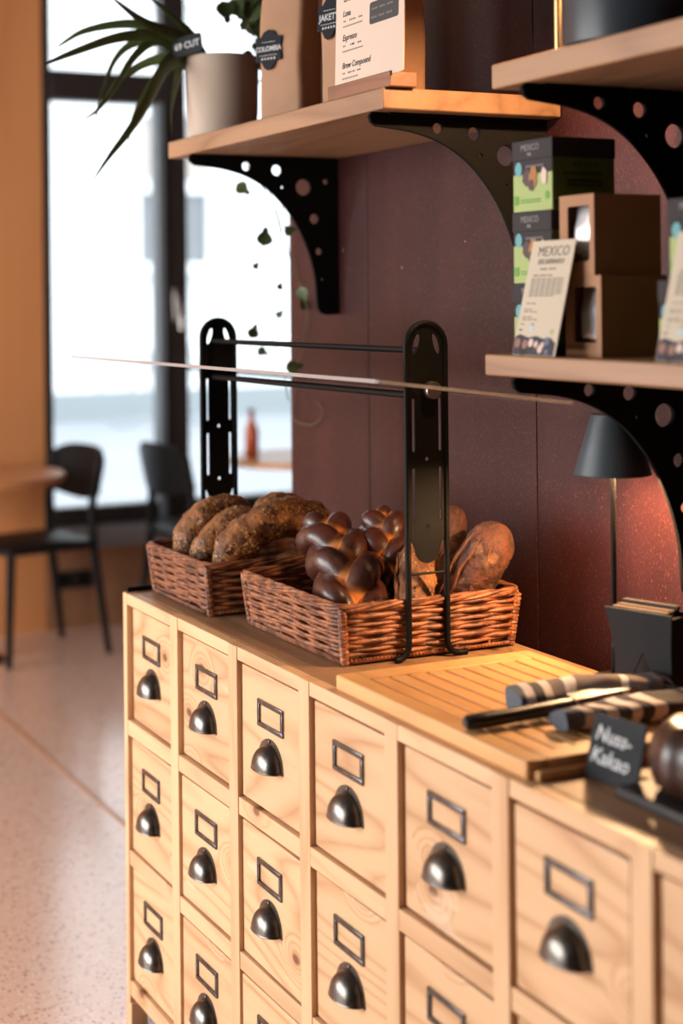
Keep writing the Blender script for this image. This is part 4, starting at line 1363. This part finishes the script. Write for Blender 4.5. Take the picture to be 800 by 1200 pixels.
for pts, hw in LEAVES:
    base = Vector((1.295, 3.125, ZS1))
    pts = [(1.285, 3.125, 1.906)] + [(x + 0.018, y + 0.036, z + 0.006) for x, y, z in pts]
    P = spline([Vector(p) - base for p in pts], 26)
    g = G(); rings = []
    for i, p in enumerate(P):
        t = i / 25
        T = (P[min(i + 1, 25)] - P[max(i - 1, 0)]).normalized()
        # blade faces up along its arch; its width lies across the arch, turned a little to the room
        sd = T.cross(Vector((0.55, -0.83, 0.0))).normalized()
        nr = sd.cross(T)
        w = 1.45 * hw * min(1, 0.6 + t * 2) * (1 - max(0, (t - 0.25) / 0.75) ** 1.3) + 0.0004
        th_ = 0.16 * w + 0.0006
        dip = nr * (w * 0.35)
        rings.append([p + sd * w - dip * 0.0, p + nr * th_ + dip, p - sd * w - dip * 0.0, p - nr * th_ + dip * 1.0])
    g.loft(rings)
    g.obj('leaf', leaf_m, pp, angle=80)
tg = thing('plant_tag', 'small black plant tag with chalk writing stuck in the stoneware pot', 'tag', (1.206, 3.098, 1.934))
Mt = frame((0, 0, 0.012), (0.55, -0.83, 0.14), (0, 0.1, 1))
plate('board', rrect(0, 0, 0.074, 0.040, 0.006, 4), [], 0.002, slate, tg, Mt)
text('69 CUT', 0.019, chalk, tg, Mt @ Matrix.Translation((0, 0, 0.0013)), bold=0.0002)
G().tube([(0.016, -0.012, 0.004), (0.040, 0.0, 0.0), (0.046, 0.004, -0.02)], 0.0015, 6).obj('stake', slate, tg)

tp = thing('trailing_plant', 'trailing vine in a terracotta pot, its thin stems hanging past the shelf', 'plant', (1.43, 3.075, ZS1))
G().lathe([(0.045, 0), (0.048, 0.004), (0.058, 0.11), (0.06, 0.125), (0.056, 0.125), (0.052, 0.108), (0.001, 0.108)], 32).obj('pot', flat('terracotta', lin(160, 96, 64), 0.8, var=0.1), tp)
G().lathe([(0.054, 0.106), (0.001, 0.112)], 20).obj('soil', soil, tp)
VB = Vector((1.43, 3.075, ZS1))
VINES = [
 [(1.43, 3.10, 1.87), (1.41, 3.17, 1.90), (1.40, 3.225, 1.84), (1.385, 3.235, 1.76), (1.3906, 3.23, 1.7176), (1.4226, 3.22, 1.6907), (1.4424, 3.2, 1.6354), (1.4541, 3.19, 1.5853), (1.4559, 3.19, 1.5611), (1.4286, 3.19, 1.4921), (1.432, 3.19, 1.4308), (1.4272, 3.19, 1.3659), (1.4389, 3.19, 1.3192), (1.4547, 3.19, 1.2722), (1.4703, 3.19, 1.1971)],
 [(1.42, 3.10, 1.87), (1.39, 3.17, 1.89), (1.37, 3.235, 1.83), (1.375, 3.235, 1.754), (1.3985, 3.22, 1.6994), (1.4223, 3.2, 1.6592), (1.4341, 3.19, 1.626), (1.4481, 3.19, 1.5983), (1.4597, 3.19, 1.5332), (1.4572, 3.19, 1.4996), (1.4203, 3.19, 1.4736), (1.3758, 3.19, 1.4645), (1.3439, 3.19, 1.4701), (1.3279, 3.19, 1.4591)],
 [(1.44, 3.10, 1.87), (1.445, 3.18, 1.89), (1.445, 3.24, 1.82), (1.4434, 3.24, 1.7285), (1.465, 3.21, 1.6452), (1.4643, 3.19, 1.5854), (1.4739, 3.19, 1.5239), (1.4879, 3.19, 1.4809), (1.5081, 3.19, 1.4396), (1.5201, 3.19, 1.3925), (1.5176, 3.19, 1.355), (1.4965, 3.19, 1.3273), (1.4878, 3.19, 1.29)],
 [(1.45, 3.1, 1.87), (1.47, 3.2, 1.88), (1.50, 3.26, 1.80), (1.515, 3.28, 1.70), (1.53, 3.29, 1.58), (1.541, 3.312, 1.518), (1.541, 3.268, 1.44), (1.541, 3.242, 1.392), (1.541, 3.257, 1.335), (1.541, 3.29, 1.27), (1.541, 3.315, 1.20), (1.541, 3.322, 1.15), (1.541, 3.262, 1.139), (1.541, 3.209, 1.142), (1.541, 3.174, 1.161), (1.541, 3.173, 1.18), (1.541, 3.198, 1.194)],
 [(1.42, 3.10, 1.87), (1.40, 3.15, 1.94), (1.385, 3.18, 2.00), (1.36, 3.18, 2.06), (1.335, 3.18, 2.055)],
 [(1.43, 3.12, 1.87), (1.42, 3.16, 1.95), (1.405, 3.18, 2.03), (1.41, 3.18, 2.10)],
]
for v in VINES:
    G().tube(spline([Vector(p) - VB for p in v], len(v) * 6), 0.0013, 5).obj('stem', vine_stem, tp)
VL = [((1.3719, 3.20, 1.6599), .020, -40), ((1.4171, 3.19, 1.557), .024, 80), ((1.3962, 3.19, 1.494), .010, 50), ((1.3886, 3.19, 1.3517), .018, 65), ((1.4103, 3.19, 1.3068), .014, -30),
      ((1.4526, 3.19, 1.4493), .010, 60), ((1.4519, 3.19, 1.3878), .012, 55), ((1.4786, 3.19, 1.5707), .016, 15), ((1.508, 3.19, 1.4302), .020, -70), ((1.4856, 3.19, 1.2714), .022, 10), ((1.539, 3.25, 1.41), .018, 115),
      ((1.3262, 3.18, 2.0365), .022, -75), ((1.3521, 3.18, 2.0439), .022, -60), ((1.382, 3.18, 2.0313), .030, -120), ((1.4018, 3.18, 2.0049), .026, -60), ((1.41, 3.18, 1.955), .020, -100),
      ((1.3769, 3.17, 1.9386), .018, -20), ((1.4116, 3.18, 1.9777), .024, -150), ((1.37, 3.18, 2.075), .028, 160), ((1.40, 3.18, 2.07), .030, 20), ((1.40, 3.16, 1.925), .018, 170), ((1.39, 3.18, 2.05), .030, 60)]
rv = random.Random(5)
for (p, s, ang) in VL:
    g = G(); a = radians(ang); s *= 2.3 if p[2] > 1.9 else 1.8
    u = Vector((cos(a) * 0.89, -cos(a) * 0.45, sin(a))); w = Vector((-sin(a) * 0.89, sin(a) * 0.45, cos(a))); nn = u.cross(w)
    tilt = rv.uniform(-0.5, 0.5)
    w = (w * cos(tilt) + nn * sin(tilt)); nn = u.cross(w)
    rings = []
    for i in range(9):
        t = i / 8
        hw = s * 0.42 * (sin(pi * min(1, t * 1.15) ** 0.75) if t < 0.87 else max(0.02, (1 - t) * 3.0)) + 0.0003
        c = u * (s * (t - 0.5)) - nn * (s * 0.18 * (t - .3) ** 2)
        rings.append([c + w * hw + nn * hw * 0.25, c + nn * 0.0004, c - w * hw + nn * hw * 0.25, c - nn * 0.0004])
    g.loft(rings)
    g.obj('leaf', vine_m, tp, loc=Vector(p) - VB, angle=80)


def coffee_bag(label, x, y, rz, W, D, H, seed, lab=None, lab_at=(0, 0.14), group='coffee bags on the upper shelf', lean=0.0):
    t = thing('coffee_bag', label, 'bag', (x, y, ZS1), rz, group)
    rings = []
    n = 22
    for i in range(n):
        tt = i / (n - 1); z = H * tt
        k = max(0.0, (tt - 0.35) / 0.65)
        d = D * (1 - k ** 1.4) * (0.97 + 0.05 * sin(tt * 5)) + 0.006
        w = W * (0.98 + 0.03 * k)
        ring = []
        for px, py in rrect(0, 0, d, w, min(0.012, d * 0.45), 4):
            v = Vector((px, py, z))
            nz = noise.noise(Vector((px * 9 + seed, py * 12, z * 11))) * 0.006 * min(1, tt * 3)
            f = 1 if px < 0 else -1
            v.x += -nz * f if abs(px) > d * 0.3 else 0
            v.y += noise.noise(Vector((z * 16, seed * 2.0 + (1 if py > 0 else 0), 0))) * 0.004 * min(1, tt * 3)
            v.x += lean * z
            ring.append(v)
        rings.append(ring)
    G().loft(rings).obj('paper_bag', kraft, t, angle=60)
    if lab:
        cy, cz = lab_at
        k = max(0.0, (cz / H - 0.35) / 0.65)
        xx = -(D * (1 - k ** 1.4) * 1.0 + 0.006) / 2 - 0.0042
        k2 = max(0.0, ((cz + 0.03) / H - 0.35) / 0.65)
        sl = (D * ((1 - k ** 1.4) - (1 - k2 ** 1.4))) / 2 / 0.03
        M = frame((xx, cy, cz), (0, -1, 0), (sl + lean, 0, 1))
        w, h = 0.034, 0.031
        shp = [(-w, -0.7 * h), (-0.55 * w, -0.75 * h), (-0.3 * w, -1.15 * h), (0, -1.3 * h), (0.3 * w, -1.15 * h), (0.55 * w, -0.75 * h), (w, -0.7 * h), (w * .93, 0), (w, 0.75 * h), (0.6 * w, 0.8 * h), (0.35 * w, 1.1 * h), (0, 1.22 * h), (-0.35 * w, 1.1 * h), (-0.6 * w, 0.8 * h), (-w, 0.75 * h), (-w * .93, 0)]
        lb = plate('label', shp, [], 0.0012, label_black, t, M)
        text(lab, 0.0132 if len(lab) > 7 else 0.017, label_print, lb, M @ Matrix.Translation((0, 0.001, 0.0008)), bold=0.0003)
        sb = G()
        for q in range(5):
            sb.lathe([(0.0026, 0.0007), (0.0002, 0.0010)], 5, c=((q - 2) * 0.008, -0.0175, 0))
        sb.box((0, 0.014, 0.0008), (0.034, 0.0008, 0.0003)); sb.box((0, -0.011, 0.0008), (0.046, 0.0008, 0.0003))
        sb.xform(M).obj('stars', label_print, lb, smooth=False)
    return t


coffee_bag('kraft coffee bag with a black shield label reading COLOMBIA', 1.289, 2.772, radians(22), 0.112, 0.060, 0.42, 1, 'COLOMBIA', (0.022, 0.137))
coffee_bag('kraft coffee bag in shadow, turned sideways between the two labelled bags', 1.398, 2.690, radians(30), 0.11, 0.06, 0.40, 2, 'COFFEE' if False else None)
coffee_bag('kraft coffee bag whose black label is half hidden by the menu card', 1.313, 2.547, radians(12), 0.130, 0.060, 0.40, 3, 'JAKETY', (0.030, 0.165))
coffee_bag('kraft coffee bag behind the menu card, its side lit orange by a lamp', 1.300, 2.380, radians(4), 0.092, 0.07, 0.40, 4)

mc = thing('menu_card', 'white printed coffee menu card standing in a wooden base', 'card', (1.228, 2.3225, ZS1))
bx('wooden_base', (0.012, 0.0295, 0.0125), (0.050, 0.225, 0.025), oak_dark, mc, bevel=0.002)
Mc = frame((-0.004, 0, 0.020 + 0.158), (0, -1, 0), (0.03, 0, 1))
plate('card', rrect(0, 0, 0.240, 0.316, 0.003, 2), [], 0.0016, card_white, mc, Mc)


def ct(s, u, z, size, mat=ink, sh=0.25, align='LEFT', bold=0.0002):
    return text(s, size, mat, mc, Mc @ Matrix.Translation((u * 0.24 - 0.12, z - ZS1 - 0.178, 0.001)), align=align, shear=sh, bold=bold)


ct('Slow Roasted', 0.12, 1.926, 0.0225, ink, 0.0)
ct('Luna', 0.11, 1.899, 0.0145); ct('Espresso', 0.11, 1.858, 0.0145); ct('Brew Compound', 0.11, 1.811, 0.0145)
pl = G()
for zc, segs in ((1.8865, (0.11, 0.20, 0.26, 0.34)), (1.8445, (0.11, 0.22, 0.25, 0.33)), (1.7985, (0.11, 0.19, 0.26, 0.33))):
    for q, u in enumerate(segs):
        for r in range(2 + (q % 2)):
            pl.lathe([(0.0017, 0.0007), (0.0015, 0.0011)], 8, c=(u * 0.24 - 0.12 + 0.004 + r * 0.0048, zc - ZS1 - 0.178, 0))
pl.xform(Mc).obj('print_dots', ink, mc, smooth=False)
pg2 = G()
for zc, wd in ((1.8775, 0.074), (1.8355, 0.078), (1.7895, 0.062)):
    for q in range(int(wd / 0.0042)):
        pg2.box((0.11 * 0.24 - 0.12 + 0.002 + q * 0.0042, zc - ZS1 - 0.178, 0.0009), (0.0028, 0.0024, 0.0003))
pg2.xform(Mc).obj('fine_print', ink_soft, mc, smooth=False)
nb = plate('notice_box', rrect(0.72 * 0.24 - 0.12, 1.8845 - ZS1 - 0.178, 0.098, 0.036, 0.005, 4), [], 0.0008, flat('charcoal_print', (0.03, 0.026, 0.026, 1), 0.7), mc, Mc @ Matrix.Translation((0, 0, 0.0009)))
ng = G()
for zc, wd in ((1.891, 0.078), (1.877, 0.082)):
    for q in range(int(wd / 0.0052)):
        if q % 5 != 4:
            ng.box((0.72 * 0.24 - 0.12 - wd / 2 + q * 0.0052, zc - ZS1 - 0.178, 0.0015), (0.0036, 0.0032, 0.0003))
ng.xform(Mc).obj('notice_print', flat('notice_grey', (0.16, 0.14, 0.13, 1), 0.8), nb, smooth=False)

# ------------------------------------------------------------------ lower shelf: chocolate boxes, kraft boxes with foil bags, cards


def choc_box(label, x, y, z, rz=0.0):
    """Front looks along -x; origin at the base centre."""
    W, Dp_, Hh_ = 0.096, 0.104, 0.0995
    t = thing('chocolate_box', label, 'box', (x, y, z), rz, 'green chocolate boxes on the lower shelf')
    bx('carton', (0, 0, 0.036), (Dp_, W, 0.072), box_shaded, t, bevel=0.0008)
    bx('lid', (-0.0005, 0, 0.0857), (Dp_ + 0.003, W + 0.003, 0.0275), box_dark, t, bevel=0.001)
    fx = -Dp_ / 2
    bx('front_print', (fx - 0.0004, 0, 0.026), (0.0008, W - 0.001, 0.052), box_green, t)
    bx('front_band', (fx - 0.0004, 0, 0.062), (0.0008, W - 0.001, 0.0195), box_dark, t)

    def fp(y_, z_, e=0.0012):
        return facing_front((fx - e, y_, z_))
    plate('badge', circle(0, 0, 0.0085, 20, 0.0100), [], 0.0006, teal, t, fp(0.034, 0.060))
    for (dy, dz, r, rz_, mt, ph) in ((0.013, 0.047, 0.0115, 0.0115, choc, 1), (-0.001, 0.042, 0.0100, 0.0135, nut_brown, 2), (-0.004, 0.053, 0.0085, 0.0095, nut_brown, 3), (0.002, 0.036, 0.0070, 0.0080, choc, 4), (-0.030, 0.047, 0.0070, 0.0120, pink_print, 5)):
        pts = [(r * cos(2 * pi * i / 14) * (1 + .14 * sin(i * 2.3 + ph)), rz_ * sin(2 * pi * i / 14) * (1 + .14 * cos(i * 1.7 + ph))) for i in range(14)]
        plate('printed_nut' if mt is not pink_print else 'printed_petal', pts, [], 0.0006, mt, t, fp(dy, dz, 0.0012 + 0.0002 * ph))
    plate('green_badge', rrect(0, 0, 0.011, 0.013, 0.002, 3), [], 0.0006, box_green2, t, fp(0.040, 0.016))
    plate('green_badge', circle(0, 0, 0.005, 14, 0.006), [], 0.0006, box_green2, t, fp(-0.036, 0.020))
    q = G()
    for zz in (0.016, 0.0125):
        for i in range(11):
            q.box((-0.0236 + i * 0.0046, zz - 0.0, 0), (0.0034, 0.0018, 0.0004))
    q.xform(fp(0.004, 0.0, 0.0012)).obj('fine_print', box_green2, t, smooth=False)
    q = G()
    for i in range(10):
        q.box((-0.020 + i * 0.0044, 0, 0), (0.0034, 0.003, 0.0004))
    q.xform(fp(-0.006, 0.0625, 0.0012)).obj('band_print', flat('band_print', (0.16, 0.15, 0.15, 1), 0.8), t, smooth=False)
    text('MEXICO', 0.0125, flat('lid_print', (0.25, 0.23, 0.23, 1), 0.8), t, facing_front((-(Dp_ + 0.003) / 2 - 0.0008, 0.004, 0.0885)), spacing=0.95)
    text('70%', 0.006, label_print, t, facing_front((-(Dp_ + 0.003) / 2 - 0.0008, 0.006, 0.079)))
    Msd = frame((0, -W / 2 - 0.0006, 0.05), (1, 0, 0), (0, 0, 1))
    dk = flat('side_print', lin(48, 62, 26), 0.8)
    text('MEXICO', 0.0115, dk, t, Msd @ Matrix.Translation((0.004, 0.012, 0)))
    for zz, wd in ((0.0, 0.072), (-0.010, 0.06), (-0.016, 0.06)):
        q = G()
        for i in range(int(wd / 0.006)):
            q.box((-wd / 2 + 0.004 + i * 0.006, zz, 0), (0.0046, 0.0036, 0.0004))
        q.xform(Msd).obj('side_lines', dk, t, smooth=False)
    bx('side_band', (0, -W / 2 - 0.0003, 0.007), (Dp_ - 0.004, 0.0006, 0.013), flat('deep_green', lin(40, 84, 24), 0.7), t)
    return t


choc_box('topmost green chocolate box of the stack at the left shelf end', 1.294, 1.876, ZS3 + 0.2005, radians(0.6))
choc_box('middle green chocolate box of the stack at the left shelf end', 1.294, 1.877, ZS3 + 0.1003, radians(-0.5))
choc_box('bottom green chocolate box at the left shelf end, behind the leaning card', 1.294, 1.877, ZS3 + 0.0003, radians(0.3))
choc_box('upper green chocolate box of the pair at the right edge of the photo', 1.299, 1.533, ZS3 + 0.1003, radians(-0.6))
choc_box('lower green chocolate box of the pair, behind the card at the right edge', 1.299, 1.555, ZS3 + 0.0003, radians(0.4))


def window_box(label, x, y, z, rz, blabel):
    W, Dp_, Hh_ = 0.079, 0.108, 0.108
    t = thing('kraft_box', label, 'box', (x, y, z), rz, 'kraft boxes on the lower shelf')
    g = G()
    for c, s in (((0, 0, 0.0007), (Dp_, W, 0.0014)), ((0, 0, Hh_ - 0.0007), (Dp_, W, 0.0014)), ((0, W / 2 - 0.0007, Hh_ / 2), (Dp_, 0.0014, Hh_ - 0.0028)),
                 ((0, -W / 2 + 0.0007, Hh_ / 2), (Dp_, 0.0014, Hh_ - 0.0028)), ((Dp_ / 2 - 0.0007, 0, Hh_ / 2), (0.0014, W - 0.0028, Hh_ - 0.0028))):
        g.box(c, s)
    g.obj('carton', kraft_box, t, smooth=False)
    Mf = facing_front((-Dp_ / 2 - 0.0006, 0, Hh_ / 2))
    plate('window_front', rrect(0, 0, W, Hh_, 0.001, 2), [rrect(0.004, 0.002, 0.050, 0.074, 0.004, 4)], 0.0014, kraft_box, t, Mf)
    M = Matrix.Translation((x, y, z)) @ Matrix.Rotation(rz, 4, 'Z')
    rings = []
    for i in range(16):
        tt = i / 15; zz = 0.0 + 0.098 * tt
        k = abs(2 * tt - 1) ** 2.5
        d = 0.024 * (1 - k) + 0.004; w = 0.060 + 0.003 * k
        rings.append([Vector((px + 0.004 * noise.noise(Vector((py * 50, zz * 40, x * 9))), py - 0.003 * sin(tt * 3), zz)) for px, py in rrect(0, 0, d, w, d * 0.4, 4)])
    fb = G().loft(rings)
    o = fb.obj('foil_bag', foil, None, loc=M @ Vector((-0.034, -0.005, 0.0018)), angle=60); o.rotation_euler = (0, 0, rz)
    tag(o, blabel, 'bag', 'foil bags inside the kraft boxes')


window_box('upper kraft window box on top of another, silver foil inside', 1.299, 1.7745, ZS3 + 0.1085, 0.0, 'silver foil bag behind the window of the upper kraft box')
window_box('lower kraft window box standing on the shelf under its twin', 1.299, 1.762, ZS3 + 0.0003, radians(0.8), 'silver foil bag behind the window of the lower kraft box')


def info_card(label, x, y, rz, title):
    t = thing('info_card', label, 'card', (x, y, ZS3), rz)
    W, Hh_ = 0.107, 0.160
    M = frame((0.015, -0.002, Hh_ / 2 - 0.0005), (0, -1, 0), (0.036, -0.0135, 0.155))
    plate('card', rrect(0, 0, W, Hh_, 0.001, 2), [], 0.0012, card_paper, t, M)
    A_ = M @ Matrix.Translation((0, 0, 0.0008))
    if title:
        text('MEXICO', 0.0200, flat('title_grey', (0.10, 0.09, 0.085, 1), 0.8), t, A_ @ Matrix.Translation((0.004, 0.064, 0)), spacing=1.05)
        text('DECAFEINADO', 0.0095, ink_soft, t, A_ @ Matrix.Translation((0.002, 0.050, 0)), bold=0.0002)
    q = G()

    def line(x0, z, wd, hh=0.0013, ch=0.0022):
        n = int(wd / ch)
        for i in range(n):
            if i % 6 != 5:
                q.box((x0 + i * ch, z, 0), (ch * 0.72, hh, 0.0003))
    line(-0.020, 0.040, 0.042, 0.0022, 0.0036); line(-0.035, 0.031, 0.050, 0.0018, 0.003)
    for i in range(9):
        line(-0.038, 0.0265 - i * 0.0030, 0.082 - (0.02 if i == 8 else 0))
    line(-0.040, -0.008, 0.026); line(-0.042, -0.016, 0.022); line(-0.042, -0.0195, 0.034); line(-0.043, -0.027, 0.028); line(-0.043, -0.0305, 0.04); line(-0.044, -0.037, 0.010); line(-0.018, -0.037, 0.010)
    line(-0.046, -0.045, 0.012, 0.0024, 0.0032)
    q.xform(A_).obj('print_lines', ink_soft, t, smooth=False)
    plate('printed_mark', circle(-0.016, -0.044, 0.0072, 14, 0.003), [], 0.0003, pale_blue, t, A_)
    plate('printed_leaf', circle(0.036, -0.047, 0.004, 10), [], 0.0003, box_green, t, A_)
    rr = random.Random(3)
    plate('picture_strip', [(-W / 2 + 0.001, -0.0795), (W / 2 - 0.004, -0.0795), (W / 2 - 0.004, -0.062), (0.036, -0.055), (0.018, -0.0565), (0.0, -0.053), (-0.02, -0.0555), (-W / 2 + 0.012, -0.051), (-W / 2 + 0.001, -0.054)], [], 0.0003, flat('berry_dark', lin(48, 40, 52), 0.7), t, A_)
    for i in range(16):
        cx, cy = rr.uniform(-0.048, 0.042), rr.uniform(-0.076, -0.060)
        plate('printed_berry', circle(cx, cy, rr.uniform(0.004, 0.0075), 9), [], 0.0003, rr.choice([choc, flat('berry_slate', lin(92, 100, 122), 0.7), flat('berry_tan', lin(140, 100, 84), 0.7), ink, pink_print]), t, A_ @ Matrix.Translation((0, 0, 0.0001 + 0.00003 * i)))
    return t


info_card('cream MEXICO DECAFEINADO card leaning against the boxes on the lower shelf', 1.203, 1.8175, radians(-1.5), True)
info_card('cream printed card leaning on the boxes at the right edge of the photo', 1.203, 1.5015, radians(-1.5), False)

# ------------------------------------------------------------------ upper right shelf
cn = thing('canister', 'dark blue-grey round canister on the top right shelf', 'canister', (1.312, 1.728, ZS2))
G().lathe([(0.096, 0), (0.100, 0.004), (0.100, 0.20), (0.098, 0.204), (0.002, 0.204)], 48).obj('body', canister_m, cn)
G().lathe([(0.1015, 0.205), (0.1015, 0.23), (0.099, 0.234), (0.002, 0.226)], 48).obj('lid', canister_m, cn)
